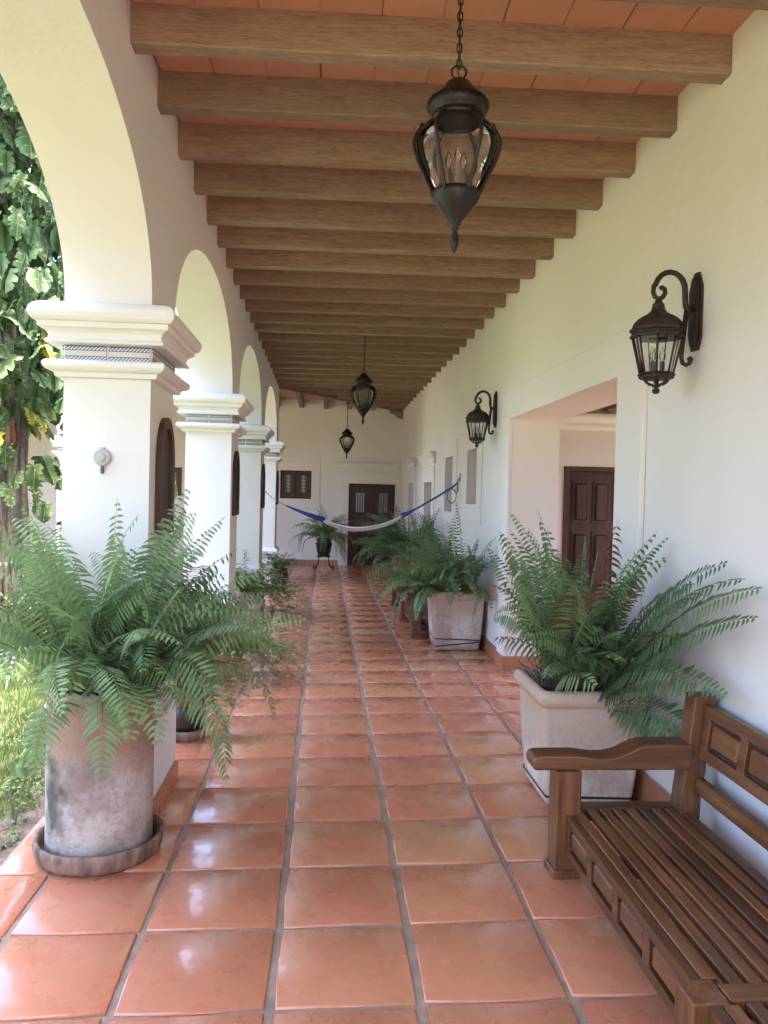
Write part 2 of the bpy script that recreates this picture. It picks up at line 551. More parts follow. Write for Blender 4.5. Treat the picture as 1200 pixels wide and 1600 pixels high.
def thing(name, label, cat, loc=(0, 0, 0), rotz=0.0, group=None):
    o = bpy.data.objects.new(name, None)
    o.empty_display_size = 0.2
    col.objects.link(o)
    o.location = loc
    o.rotation_euler = (0, 0, rotz)
    return tag(o, label, cat, group)

def tag(o, label, cat, group=None):
    o['label'] = label
    o['category'] = cat
    if group:
        o['group'] = group
    return o

def struct(o):
    o['kind'] = 'structure'
    return o

def kids(root):
    return [c for c in root.children]

def dup(root, loc, rotz=None, label=None):
    def cp(o, parent):
        c = o.copy()
        col.objects.link(c)
        c.parent = parent
        for ch in kids(o):
            cp(ch, c)
        return c
    r = cp(root, None)
    r.location = loc
    if rotz is not None:
        r.rotation_euler = (0, 0, rotz)
    if label:
        r['label'] = label
    return r

def wall_grid(mb, axis, a_face, thick, u0, u1, z0, z1, holes):
    """wall whose front lies at coordinate a_face of axis ('x' or 'y') and goes back to a_face+thick; holes = (u0,u1,z0,z1)"""
    us = sorted(set([u0, u1] + [h[0] for h in holes] + [h[1] for h in holes]))
    zs = sorted(set([z0, z1] + [h[2] for h in holes] + [h[3] for h in holes]))
    def solid(i, k):
        if not (0 <= i < len(us) - 1 and 0 <= k < len(zs) - 1):
            return False
        uc, zc = (us[i] + us[i + 1]) / 2, (zs[k] + zs[k + 1]) / 2
        return not any(h[0] < uc < h[1] and h[2] < zc < h[3] for h in holes)
    def P(a, u, z):
        return (a, u, z) if axis == 'x' else (u, a, z)
    def quad(pts):
        b = len(mb.v)
        mb.v += pts
        mb.face([b, b + 1, b + 2, b + 3])
    a2 = a_face + thick
    for i in range(len(us) - 1):
        for k in range(len(zs) - 1):
            if not solid(i, k):
                continue
            ua, ub, za, zb = us[i], us[i + 1], zs[k], zs[k + 1]
            for a in (a_face, a2):
                quad([P(a, ua, za), P(a, ub, za), P(a, ub, zb), P(a, ua, zb)])
            if not solid(i - 1, k):
                quad([P(a_face, ua, za), P(a2, ua, za), P(a2, ua, zb), P(a_face, ua, zb)])
            if not solid(i + 1, k):
                quad([P(a_face, ub, za), P(a2, ub, za), P(a2, ub, zb), P(a_face, ub, zb)])
            if not solid(i, k - 1):
                quad([P(a_face, ua, za), P(a2, ua, za), P(a2, ub, za), P(a_face, ub, za)])
            if not solid(i, k + 1):
                quad([P(a_face, ua, zb), P(a2, ua, zb), P(a2, ub, zb), P(a_face, ub, zb)])
    import mathutils
    return mb

def weld(o, d=1e-5):
    import bmesh
    bm = bmesh.new()
    bm.from_mesh(o.data)
    bmesh.ops.remove_doubles(bm, verts=bm.verts, dist=d)
    bmesh.ops.recalc_face_normals(bm, faces=bm.faces)
    bm.to_mesh(o.data)
    bm.free()
    return o

def bevel(o, width, seg=2):
    md = o.modifiers.new('bevel', 'BEVEL')
    md.width = width
    md.segments = seg
    md.limit_method = 'ANGLE'
    md.angle_limit = math.radians(40)
    return o

# ------------------------------------------------------------------ main dimensions
XL, XO = -0.96, -1.425          # inner and outer face of the arcade
XR = 1.95                       # face of the house wall
YE = 20.0                       # face of the end wall
CY0, CPIT, CTH = 4.42, 3.8, 0.65
SP, RISE = 2.83, 0.86
FS = 0.014                      # floor falls gently to the garden
def fz(x):
    return FS * x
ZB = 3.95                       # underside of the beams
ZD = 4.14                       # underside of the clay deck
NCOL = 4

# ------------------------------------------------------------------ ground, floor
def grid_sheet(name, x0, x1, y0, y1, z, n, mat, amp=0.0):
    mb = MB()
    rng = random.Random(5)
    for i in range(n + 1):
        for j in range(n + 1):
            mb.v.append((x0 + (x1 - x0) * i / n, y0 + (y1 - y0) * j / n, z + rng.uniform(-amp, amp)))
    for i in range(n):
        for j in range(n):
            a = i * (n + 1) + j
            mb.face([a, a + n + 1, a + n + 2, a + 1], True)
    return struct(mb.build(name, mat))

mt, nt, bs = new_mat('lawn_ground')
v = coords(nt)
c = ramp(nt, noise(nt, v, 1.6, 6, 0.65), [(0.35, (0.11, 0.12, 0.055)), (0.6, (0.17, 0.19, 0.075)), (0.8, (0.22, 0.20, 0.13))])
nt.links.new(c, bs.inputs['Base Color'])
bs.inputs['Roughness'].default_value = 0.95
bump(nt, bs, noise(nt, v, 40, 5, 0.7), 0.8, 0.03)
M['lawn'] = mt
M['bed'] = simple('garden_soil', (0.17, 0.125, 0.09), 0.95, 0.5, 8, 0.9, 30, dist=0.02)
grid_sheet('ground', -400, 400, -400, 400, -0.20, 8, M['lawn'])
mb = MB()
rng = random.Random(3)
ys = [-3 + 0.45 * i for i in range(42)]
for y in ys:
    for k in range(5):
        xo = (-2.25 if y < 4.9 else -1.92) + 0.10 * math.sin(y * 1.7) + 0.08 * math.sin(y * 4.1)
        x = -1.50 + (xo + 1.50) * k / 4
        mb.v.append((x, y, -0.185 + rng.uniform(-0.006, 0.010) - (0.012 if k == 4 else 0)))
for i in range(len(ys) - 1):
    for k in range(4):
        a = i * 5 + k
        mb.face([a, a + 1, a + 6, a + 5], True)
struct(mb.build('soil_bed', M['bed']))

floor = MB().box(-1.54, XR + 0.02, -12, 20.02, -0.35, 0.0015).box(-9.4, -1.545, 15.75, 20.02, -0.35, 0.0015).box(XR + 0.025, 5.0, 3.6, 9.6, -0.35, 0.0015).build('floor', M['grout'])
floor.rotation_euler = (0, -math.atan(FS), 0)
struct(floor)

def tile_mesh(wx, wy, seed, h=0.012):
    rng = random.Random(seed)
    mb = MB()
    pts = []
    for (sx, sy) in ((-1, -1), (0, -1), (1, -1), (1, 0), (1, 1), (0, 1), (-1, 1), (-1, 0)):
        j = 0.0065
        pts.append((sx * wx / 2 + rng.uniform(-j, j), sy * wy / 2 + rng.uniform(-j, j)))
    tilt = (rng.uniform(-0.0035, 0.0035), rng.uniform(-0.0035, 0.0035))
    rings = ((1.0, -0.010), (1.0, h * 0.45), (0.991, h * 0.84), (0.972, h))
    for (s, z) in rings:
        for (x, y) in pts:
            # corners are rounded off a little
            k = 0.985 if abs(x) > wx * 0.4 and abs(y) > wy * 0.4 else 1.0
            mb.v.append((x * s * k, y * s * k, z + (tilt[0] * x + tilt[1] * y if z > 0 else 0)))
    for r in range(3):
        for i in range(8):
            q = (i + 1) % 8
            mb.face([r * 8 + i, r * 8 + q, r * 8 + 8 + q, r * 8 + 8 + i], r > 0)
    ci = len(mb.v)
    mb.v.append((0, 0, h + 0.0006))
    for i in range(8):
        mb.face([24 + i, 24 + (i + 1) % 8, ci], True)
    return mb

xl = [-1.53, -1.262, -0.715, -0.150, 0.390, 0.945, 1.49, 1.945]
JX, JY = 0.028, 0.016
PITY = 0.533
tile_cache = {}
def put_tile(xa, xb, ya, yb):
    key = (round(xb - xa, 2), round(yb - ya, 2), random.randrange(4))
    if key not in tile_cache:
        tile_cache[key] = tile_mesh(xb - xa - JX, yb - ya - JY, hash(key) % 9999).mesh('floor_tile', M['floor_tile'])
    inst('floor_tile', tile_cache[key], floor, ((xa + xb) / 2 + random.uniform(-.003, .003), (ya + yb) / 2 + random.uniform(-.003, .003), random.uniform(-0.0015, 0.0015)), (0, 0, random.uniform(-.007, .007)))
for k in range(-2, 31):
    ya = 3.30 + PITY * k
    yb = min(ya + PITY, YE - 0.03)
    if yb - ya < 0.2:
        continue
    for i in range(7):
        if k < -1 and i < 1:
            continue
        if i == 0 and (k < -1 or k > 24):
            continue
        put_tile(xl[i], xl[i + 1], ya, yb)
# paving under the far wing and in the vestibule: too far away or hidden to tell apart
mbw = MB()
for i in range(8):
    for j in range(8):
        x, y = -2.1 - 0.53 * i, 15.8 + 0.53 * j
        mbw.bbox(x - 0.51, x - 0.02, y, y + 0.5, -0.01, 0.012, 0.004)
for i in range(5):
    for j in range(9):
        x, y = 2.0 + 0.55 * i, 3.9 + 0.533 * j
        mbw.bbox(x, x + 0.52, y, y + 0.515, -0.01, 0.012, 0.004)
for i in range(6):
    for j in range(17):
        mbw.bbox(xl[i + 1] + 0.017 - 0.55, xl[i + 1] - 0.017, 2.2 - 0.533 * (j + 1), 2.2 - 0.533 * j - 0.02, -0.01, 0.012, 0.004)
o = mbw.build('floor_tile', M['floor_tile'], floor)
o['kind'] = 'stuff'

# ------------------------------------------------------------------ house wall on the right
holes = [(5.08, 8.10, -0.3, 2.66), (9.90, 10.58, 1.74, 2.46), (11.80, 12.52, 1.60, 2.44), (14.05, 15.12, -0.3, 2.08), (16.95, 17.95, -0.3, 2.10)]
house = thing('house_wall', 'long white plaster wall on the right with doorway and recessed windows', 'wall', (XR, 0, 0))
mb = MB()
wall_grid(mb, 'x', 0, 0.5, -2.9, 20.5, -0.3, 4.6, holes)
weld(mb.build('wall', M['plaster'], house))
def surround(parent, axis, face, out, u0, u1, z0, z1, hole, mat, name='surround'):
    m_ = MB()
    h = hole
    wall_grid(m_, axis, face - out, out - 0.001, u0, u1, z0, z1, [h])
    o_ = weld(m_.build(name, mat, parent))
    return bevel(o_, 0.006, 2)
surround(house, 'x', 0, 0.038, 4.66, 8.42, -0.02, 2.95, (5.08, 8.10, -0.1, 2.66), M['plaster'], 'door_surround')
surround(house, 'x', 0, 0.022, 9.62, 10.86, 1.50, 2.72, (9.90, 10.58, 1.74, 2.46), M['plaster'], 'window_surround')
surround(house, 'x', 0, 0.022, 11.45, 12.86, 1.36, 2.68, (11.80, 12.52, 1.60, 2.44), M['plaster'], 'window_surround')
surround(house, 'x', 0, 0.025, 13.80, 15.38, -0.02, 2.36, (14.05, 15.12, -0.1, 2.08), M['plaster'], 'door_surround')
surround(house, 'x', 0, 0.025, 16.70, 18.20, -0.02, 2.38, (16.95, 17.95, -0.1, 2.10), M['plaster'], 'door_surround')
CORN = [(0.0, 0.02), (0.03, 0.02), (0.035, 0.045), (0.055, 0.05), (0.06, 0.035), (0.10, 0.045), (0.13, 0.075), (0.15, 0.085), (0.155, 0.10), (0.18, 0.10), (0.185, 0.115), (0.20, 0.128), (0.215, 0.12), (0.22, 0.0)]
def cornice(parent, axis, u0, u1, z, face):
    m_ = MB()
    if axis == 'x':
        poly = [(face - p, z + q) for (q, p) in CORN]
        b = len(m_.v)
        # returns at the two ends follow the projection
        for (q, p) in CORN:
            for e, s in ((u0, -1), (u1, 1)):
                m_.v.append((face - p, e + s * p, z + q))
        for (q, p) in CORN:
            for e in (u0, u1):
                m_.v.append((face, e, z + q))
    else:
        for (q, p) in CORN:
            for e, s in ((u0, -1), (u1, 1)):
                m_.v.append((e + s * p, face - p, z + q))
        for (q, p) in CORN:
            for e in (u0, u1):
                m_.v.append((e, face, z + q))
    n = len(CORN)
    for i in range(n - 1):
        m_.face([2 * i, 2 * i + 1, 2 * i + 3, 2 * i + 2])
        for e in (0, 1):
            m_.face([2 * i + e, 2 * i + 2 + e, 2 * n + 2 * i + 2 + e, 2 * n + 2 * i + e])
    m_.face([0, 1, 2 * n + 1, 2 * n])
    return m_.build('cornice', M['moulding'], parent)
cornice(house, 'x', 13.78, 15.50, 2.40, 0)
cornice(house, 'x', 16.68, 18.30, 2.42, 0)
# closed shutters and doors at the back of the recesses
for (a, b_, c_, d_) in holes[1:3]:
    f_ = MB().box(0.34, 0.40, a, b_, c_, d_).build('window', M['door'], house)
    MB().box(0.325, 0.338, a + 0.08, (a + b_) / 2 - 0.04, c_ + 0.08, d_ - 0.08).build('shutter_panel', M['door'], f_)
    MB().box(0.325, 0.338, (a + b_) / 2 + 0.04, b_ - 0.08, c_ + 0.08, d_ - 0.08).build('shutter_panel', M['door'], f_)
for (a, b_, c_, d_) in holes[3:5]:
    f_ = MB().box(0.34, 0.40, a, b_, 0, d_).build('door', M['door'], house)
    for z0_, z1_ in ((0.15, 0.75), (0.88, 1.92)):
        MB().bbox(0.318, 0.338, a + 0.14, (a + b_) / 2 - 0.06, z0_, z1_, 0.008).build('door_panel', M['door'], f_)
        MB().bbox(0.318, 0.338, (a + b_) / 2 + 0.06, b_ - 0.14, z0_, z1_, 0.008).build('door_panel', M['door'], f_)
# terracotta skirting pieces
def skirting(parent, axis, face, u0, u1, h=0.135, L=0.40, out=0.022, z=0.0):
    n = max(1, round((u1 - u0) / L))
    for i in range(n):
        a, b_ = u0 + (u1 - u0) * i / n + 0.004, u0 + (u1 - u0) * (i + 1) / n - 0.004
        m_ = MB()
        lo, hi = (face - out, face - 0.001) if out > 0 else (face + 0.001, face - out)
        if axis == 'x':
            m_.bbox(lo, hi, a, b_, z, z + h, 0.004)
        else:
            m_.bbox(a, b_, lo, hi, z, z + h, 0.004)
        m_.build('skirting_tile', M['base_tile'], parent)
skirting(house, 'x', 0, -0.4, 4.66, z=fz(XR), h=0.20)
skirting(house, 'x', -0.038, 4.68, 5.08, z=fz(XR), h=0.15)
skirting(house, 'x', -0.038, 8.10, 8.42, z=fz(XR), h=0.15)
skirting(house, 'x', 0, 8.43, 13.78, z=fz(XR), h=0.15)
skirting(house, 'x', 0, 15.4, 16.68, z=fz(XR), h=0.15)
skirting(house, 'y', 8.10, -0.06, 0.49, z=fz(XR), h=0.15)
# vestibule behind the doorway
vest = thing('vestibule', 'pinkish white entry room seen through the wide doorway on the right', 'room', (0, 0, 0))
mb = MB()
wall_grid(mb, 'y', 8.72, 0.2, 2.45, 5.0, -0.3, 4.0, [(2.70, 3.74, -0.2, 2.21)])
weld(mb.build('wall', M['plaster_inner'], vest))
mb = MB()
wall_grid(mb, 'x', 4.9, 0.2, 3.6, 8.719, -0.3, 2.999, [(6.2, 8.3, 1.0, 2.8)])
weld(mb.build('wall', M['plaster_inner'], vest))
MB().box(2.451, 4.899, 3.6, 3.8, -0.3, 4.0).build('wall', M['plaster_inner'], vest)
MB().box(2.452, 5.1, 3.55, 8.95, 3.0, 3.25).build('ceiling', M['ceiling_tile'], vest)
for i in range(9):
    x = 2.60 + 0.27 * i
    MB().bbox(x, x + 0.11, 3.801, 8.719, 2.84, 2.999, 0.006).build('beam', M['beam_y'], vest)
m_ = MB()
m_.prism([(8.719, 2.62), (8.69, 2.62), (8.66, 2.66), (8.66, 2.70), (8.62, 2.76), (8.62, 2.80), (8.719, 2.80)], 'x', 2.451, 4.899)
m_.build('cornice', M['moulding'], vest)
dr = MB().box(2.71, 3.73, 8.80, 8.86, 0.02, 2.20).build('door', M['door'], vest)
bevel(weld(surround(vest, 'y', 8.80, 0.10, 2.70, 3.74, 0.0, 2.21, (2.755, 3.685, -0.1, 2.16), M['door'], 'door_frame')), 0.01)
for (x0_, x1_) in ((2.86, 3.00), (3.10, 3.24), (3.34, 3.48)):
    for (z0_, z1_) in ((0.18, 0.72), (0.86, 1.44), (1.60, 2.02)):
        MB().box(x0_ - 0.03, x1_ + 0.03, 8.787, 8.799, z0_ - 0.03, z1_ + 0.03).build('door_moulding', M['niche_dark'], dr)
        MB().bbox(x0_, x1_, 8.765, 8.786, z0_, z1_, 0.014).build('door_panel', M['door'], dr)
skirting(vest, 'y', 8.719, 2.46, 2.73, z=fz(2.4))

# ------------------------------------------------------------------ end wall
endw = thing('end_wall', 'white plaster wall closing the far end with double door and window', 'wall', (0, YE, 0))
mb = MB()
whole = [(-1.10, -0.32, 1.67, 2.38), (0.63, 1.82, -0.3, 2.09), (-4.32, -3.54, 1.67, 2.38)]
wall_grid(mb, 'y', 0, 0.4, -9.4, XR - 0.001, -0.3, 4.6, whole)
weld(mb.build('wall', M['plaster'], endw))
surround(endw, 'y', 0, 0.02, -1.32, -0.10, 1.44, 2.62, whole[0], M['plaster'], 'window_surround')
surround(endw, 'y', 0, 0.02, -4.54, -3.32, 1.44, 2.62, whole[2], M['plaster'], 'window_surround')
surround(endw, 'y', 0, 0.025, 0.40, 1.949, -0.02, 2.36, (0.63, 1.82, -0.1, 2.09), M['plaster'], 'door_surround')
cornice(endw, 'y', 0.42, 1.79, 2.40, 0)
for (x0_, x1_, z0_, z1_) in (whole[0], whole[2]):
    f_ = MB().box(x0_, x1_, 0.09, 0.13, z0_, z1_).build('window', M['door'], endw)
    xm = (x0_ + x1_) / 2
    for s in (-1, 1):
        xa, xb = (x0_ + 0.02, xm - 0.01) if s < 0 else (xm + 0.01, x1_ - 0.02)
        MB().bbox(xa, xb, 0.065, 0.088, z0_ + 0.02, z1_ - 0.02, 0.006).build('shutter', M['door'], f_)
        xc = (xa + xb) / 2
        MB().box(xc - 0.055, xc + 0.055, 0.055, 0.064, z0_ + 0.16, z1_ - 0.12).build('pane', M['dark_pane'], f_)
        g_ = MB()
        for q in range(5):
            zz = z0_ + 0.2 + q * 0.085
            g_.box(xc - 0.055, xc + 0.055, 0.048, 0.054, zz, zz + 0.008)
        g_.box(xc - 0.005, xc + 0.005, 0.047, 0.0535, z0_ + 0.16, z1_ - 0.12)
        g_.build('lead_bars', M['grey_metal'], f_)
MB().box(0.62, 1.83, 0.16, 0.20, -0.02, 2.10).build('door_frame', M['door'], endw)
for s in (-1, 1):
    xa, xb = (0.632, 1.222) if s < 0 else (1.228, 1.818)
    l_ = MB().bbox(xa, xb, 0.10, 0.15, 0.02, 2.07, 0.008).build('door', M['door'], endw)
    for (z0_, z1_) in ((0.15, 0.55), (0.66, 1.12)):
        for (p, q) in ((0.07, 0.26), (0.31, 0.50)):
            MB().bbox(xa + p, xa + q, 0.078, 0.099, z0_, z1_, 0.012).build('door_panel', M['door'], l_)
    xc = (xa + xb) / 2
    MB().box(xc - 0.15, xc + 0.15, 0.085, 0.099, 1.24, 1.94).build('door_moulding', M['niche_dark'], l_)
    MB().box(xc - 0.115, xc + 0.115, 0.078, 0.0845, 1.36, 1.86).build('pane', M['dark_pane'], l_)
    g_ = MB()
    for q in range(4):
        xx = xc - 0.09 + q * 0.06
        g_.tube([(xx, 0.068, 1.36), (xx, 0.068, 1.86)], 0.006, 5)
    g_.build('grille', M['grey_metal'], l_)
    xx = 1.19 if s < 0 else 1.26
    MB().tube([(xx, 0.09, 1.02), (xx, 0.05, 1.04), (xx, 0.05, 1.14), (xx, 0.09, 1.16)], 0.010, 6).build('handle', M['iron'], l_)
skirting(endw, 'y', 0, -9.3, 0.40, z=0.0)

# ------------------------------------------------------------------ columns and arcade
CAPP = [(2.44, 0.0), (2.442, 0.036), (2.466, 0.042), (2.470, 0.060), (2.478, 0.075), (2.490, 0.086), (2.505, 0.090), (2.518, 0.086), (2.528, 0.072), (2.531, 0.002)]
CAPT = [(2.616, 0.002), (2.618, 0.078), (2.630, 0.082), (2.645, 0.066), (2.660, 0.064), (2.676, 0.072), (2.690, 0.090), (2.697, 0.108), (2.725, 0.110), (2.728, 0.128), (2.745, 0.142), (2.770, 0.149), (2.795, 0.142), (2.815, 0.125), (2.829, 0.10), (2.831, 0.0)]
PEDP = [(-0.30, 0.045), (0.492, 0.045), (0.500, 0.040), (0.503, 0.020), (0.592, 0.020), (0.595, 0.045), (0.612, 0.056), (0.630, 0.060), (0.660, 0.058), (0.690, 0.046), (0.708, 0.028), (0.712, 0.0)]
CW = XL - XO

def frieze_mat():
    mt, nt, bs = new_mat('rope_tile')
    tc = nt.nodes.new('ShaderNodeTexCoord')
    sp = nt.nodes.new('ShaderNodeSeparateXYZ')
    nt.links.new(tc.outputs['UV'], sp.inputs[0])
    def mth(op, a, b=None, c=None):
        n = nd(nt, 'ShaderNodeMath', operation=op)
        for i, x in enumerate((a, b, c)):
            if x is None:
                continue
            if isinstance(x, (int, float)):
                n.inputs[i].default_value = x
            else:
                nt.links.new(x, n.inputs[i])
        return n.outputs[0]
    U, V = sp.outputs['X'], sp.outputs['Y']
    d = mth('ABSOLUTE', mth('SUBTRACT', V, 0.5))                 # 0 centre .. 0.5 edge
    rope = mth('MULTIPLY', mth('GREATER_THAN', d, 0.23), mth('LESS_THAN', d, 0.44))
    band = mth('GREATER_THAN', d, 0.17)
    st = mth('GREATER_THAN', mth('FRACT', mth('ADD', mth('MULTIPLY', U, 11.0), mth('MULTIPLY', V, -5.0))), 0.5)
    blue, white, cream = (0.075, 0.085, 0.17), (0.62, 0.63, 0.66), (0.58, 0.52, 0.43)
    cc = mixc(nt, band, cream, blue)
    cc = mixc(nt, mth('MULTIPLY', rope, st), cc, white)
    nt.links.new(cc, bs.inputs['Base Color'])
    bs.inputs['Roughness'].default_value = 0.25
    return mt
M['frieze'] = frieze_mat()

def frieze_tile(parent, axis, face, out, u0, u1, z0, z1):
    """one glazed tile; lies on plane axis=face and stands proud by |out|"""
    mb = MB()
    a, b_ = sorted((face, face + out))
    if axis == 'y':
        mb.box(u0, u1, a, b_, z0, z1)
    else:
        mb.box(a, b_, u0, u1, z0, z1)
    mb.uv = []
    for (x, y, z) in mb.v:
        u = x if axis == 'y' else y
        mb.uv.append(((u - u0) / (u1 - u0), (z - z0) / (z1 - z0)))
    return mb.build('frieze_tile', M['frieze'], parent)

def arch_poly(w_, h_, n=12, y0=0.0, z0=0.0):
    """upright rectangle with a pointed-round top, in (y,z)"""
    pts = [(y0 - w_ / 2, z0), (y0 + w_ / 2, z0)]
    hs = h_ - w_ * 0.62
    for i in range(n + 1):
        a = PI * i / n
        pts.append((y0 + w_ / 2 * math.cos(a), z0 + hs + w_ * 0.62 * math.sin(a)))
    return pts

def make_column(label, niche=True, tiles_left=True):
    t = thing('column', label, 'column', (XO, CY0, 0), 0, 'white columns along the walkway')
    MB().box(0, CW, 0, CTH, 0.71, 2.445).build('shaft', M['plaster'], t)
    MB().rect_profile(0, CW, 0, CTH, CAPP + [(2.531, 0.0), (2.616, 0.0)] + CAPT).build('capital', M['moulding'], t)
    MB().rect_profile(0, CW, 0, CTH, PEDP).build('pedestal', M['moulding'], t)
    for i in range(2):
        a, b_ = 0.006 + i * CW / 2, (i + 1) * CW / 2 - 0.006
        frieze_tile(t, 'y', -0.001, -0.007, a, b_, 2.533, 2.614)
        frieze_tile(t, 'y', -0.0205, -0.007, a - (0.018 if i == 0 else 0), b_ + (0.018 if i else 0), 0.508, 0.588)
    for i in range(3):
        a, b_ = 0.004 + i * CTH / 3, (i + 1) * CTH / 3 - 0.004
        frieze_tile(t, 'x', CW + 0.001, 0.007, a, b_, 2.533, 2.614)
        frieze_tile(t, 'x', CW + 0.0205, 0.007, a, b_, 0.508, 0.588)
        frieze_tile(t, 'x', -0.001, -0.007, a, b_, 2.533, 2.614)
    # skirting on the walkway side and the front
    for i in range(2):
        L_ = (CTH + 0.09) / 2
        MB().bbox(CW + 0.046, CW + 0.066, -0.045 + i * L_ + 0.003, -0.045 + (i + 1) * L_ - 0.003, fz(-0.9), 0.11, 0.004).build('skirting_tile', M['base_tile'], t)
    if niche:
        nf = MB()
        outer = arch_poly(0.42, 0.69, 12, 0.365, 1.58)
        inner = arch_poly(0.27, 0.57, 12, 0.365, 1.64)
        n = len(outer)
        for (xx, ring) in ((CW + 0.001, outer), (CW + 0.032, outer), (CW + 0.032, inner), (CW + 0.012, inner)):
            nf.v += [(xx, p, q) for (p, q) in ring]
        for r in range(3):
            for i in range(n):
                j = (i + 1) % n
                nf.face([r * n + i, r * n + j, r * n + n + j, r * n + n + i])
        fr = nf.build('niche_frame', M['niche_wood'], t)
        MB().prism(inner, 'x', CW + 0.002, CW + 0.012).build('niche_panel', M['niche_dark'], fr)
    return t

col1 = make_column('nearest white column, with round grey fitting on its front')
dup(col1, (XO, CY0 + CPIT, 0), label='second white column from the camera along the walkway')
dup(col1, (XO, CY0 + 2 * CPIT, 0), label='third white column, where the blue hammock rope is tied')
dup(col1, (XO, CY0 + 3 * CPIT, 0), label='farthest white column at the corner before the end wall')
dup(col1, (XO, CY0 - 2 * CPIT, 0), label='white column at the open end of the walkway, behind the camera')
dup(col1, (XO, CY0 - CPIT, 0), label='white column standing beside the camera, outside the picture')

arc = thing('arcade_wall', 'white plaster arcade wall of round arches above the left columns', 'wall', (0, 0, 0))
def arch_wall(parent, along, c0, c1, centers_open, ztop, face_a, face_b):
    """wall over columns: centers_open = [(start,end)] openings that spring at SP"""
    mb = MB()
    def P(u, a, z):
        return (a, u, z) if along == 'y' else (u, a, z)
    prof = []
    N = 40
    cur = c0
    for (s, e) in centers_open:
        prof.append([(cur, SP), (s, SP)])
        half = (e - s) / 2
        mid = (s + e) / 2
        pts = []
        for i in range(N + 1):
            a = PI - PI * i / N
            ca, sa = math.cos(a), math.sin(a)
            ex = 2 / 2.12
            pts.append((mid + half * math.copysign(abs(ca) ** ex, ca), SP + RISE * abs(sa) ** ex))
        prof.append(pts)
        cur = e
    prof.append([(cur, SP), (c1, SP)])
    for seg in prof:
        for (p, q) in zip(seg[:-1], seg[1:]):
            if abs(p[0] - q[0]) < 1e-7:
                continue
            for a in (face_a, face_b):
                b = len(mb.v)
                mb.v += [P(p[0], a, p[1]), P(q[0], a, q[1]), P(q[0], a, ztop), P(p[0], a, ztop)]
                mb.face([b, b + 1, b + 2, b + 3])
            b = len(mb.v)
            mb.v += [P(p[0], face_a, p[1]), P(q[0], face_a, q[1]), P(q[0], face_b, q[1]), P(p[0], face_b, p[1])]
            mb.face([b, b + 1, b + 2, b + 3], len(seg) > 2)
            b = len(mb.v)
            mb.v += [P(p[0], face_a, ztop), P(q[0], face_a, ztop), P(q[0], face_b, ztop), P(p[0], face_b, ztop)]
            mb.face([b, b + 1, b + 2, b + 3])
    for u in (c0, c1):
        b = len(mb.v)
        mb.v += [P(u, face_a, SP), P(u, face_b, SP), P(u, face_b, ztop), P(u, face_a, ztop)]
        mb.face([b, b + 1, b + 2, b + 3])
    o = weld(mb.build('arch_wall', M['plaster'], parent))
    md = o.modifiers.new('edges', 'EDGE_SPLIT')
    md.split_angle = math.radians(35)
    return o
opens = [(CY0 + CPIT * k + CTH, CY0 + CPIT * (k + 1)) for k in range(-2, 3)]
yc4 = CY0 + 3 * CPIT
arch_wall(arc, 'y', CY0 - 2 * CPIT + 0.2, yc4 + CTH, opens, 4.6, XO, XL)
# the wing of the arcade that turns left at the far corner
wing = thing('wing_arcade', 'white arcade wing across the garden, at right angles to the walkway', 'wall', (0, 0, 0))
wx = [(XO - 3.15 - 3.8 * k, XO - 3.8 * k) for k in range(2)]
arch_wall(wing, 'x', XO - 7.6, XO - 0.002, [(a, b_) for (a, b_) in reversed(wx)], 4.6, yc4 + 0.09, yc4 + CTH - 0.09)
def wing_column(x1, label):
    t = thing('column', label, 'column', (x1 - CTH, yc4 + 0.09, 0), 0, 'white columns of the far wing')
    d_ = CTH - 0.18
    MB().box(0, CTH, 0, d_, 0.71, 2.445).build('shaft', M['plaster'], t)
    MB().rect_profile(0, CTH, 0, d_, CAPP + [(2.531, 0.0), (2.616, 0.0)] + CAPT).build('capital', M['moulding'], t)
    MB().rect_profile(0, CTH, 0, d_, PEDP).build('pedestal', M['moulding'], t)
    for i in range(3):
        frieze_tile(t, 'y', -0.001, -0.007, 0.004 + i * CTH / 3, (i + 1) * CTH / 3 - 0.004, 2.533, 2.614)
    return t
wing_column(XO - 3.15, 'white column of the far wing, seen past the tree trunk')
MB().box(-9.4, -9.0, 15.0, 20.0, -0.3, 4.6).build('gable_wall', M['plaster'], wing)

# ------------------------------------------------------------------ ceiling
ceil = MB().box(XL - 0.3, XR + 0.3, -2.9, 20.3, ZD + 0.032, 4.55).box(-9.4, XL - 0.302, 15.9, 20.3, ZD + 0.032, 4.55).build('ceiling', M['grout'])
struct(ceil)
bw, bh = 0.102, ZD - ZB
beam_mb = MB().bbox(-1.5, 1.5, 0, bw, 0, bh + 0.02, 0.007)
cache = {}
def beam(xa, ya, xb, yb, mat='beam'):
    L = math.hypot(xb - xa, yb - ya)
    k = (round(L, 2), mat)
    if k not in cache:
        rngb = random.Random(len(cache))
        m_ = MB().bbox(0, L, 0, bw, 0, bh + 0.02, 0.007)
        cache[k] = m_.mesh('beam', M[mat])
    o = inst('beam', cache[k], ceil, (xa, ya, ZB + random.uniform(-.006, .006)), (random.uniform(-.004, .004), random.uniform(-.003, .003), math.atan2(yb - ya, xb - xa)))
    o.scale = (1, random.uniform(0.94, 1.06), random.uniform(0.97, 1.04))
    return o
def yl(k): return 3.854 + 0.608 * k
def yr(k): return 3.775 + 0.600 * k
k = -10
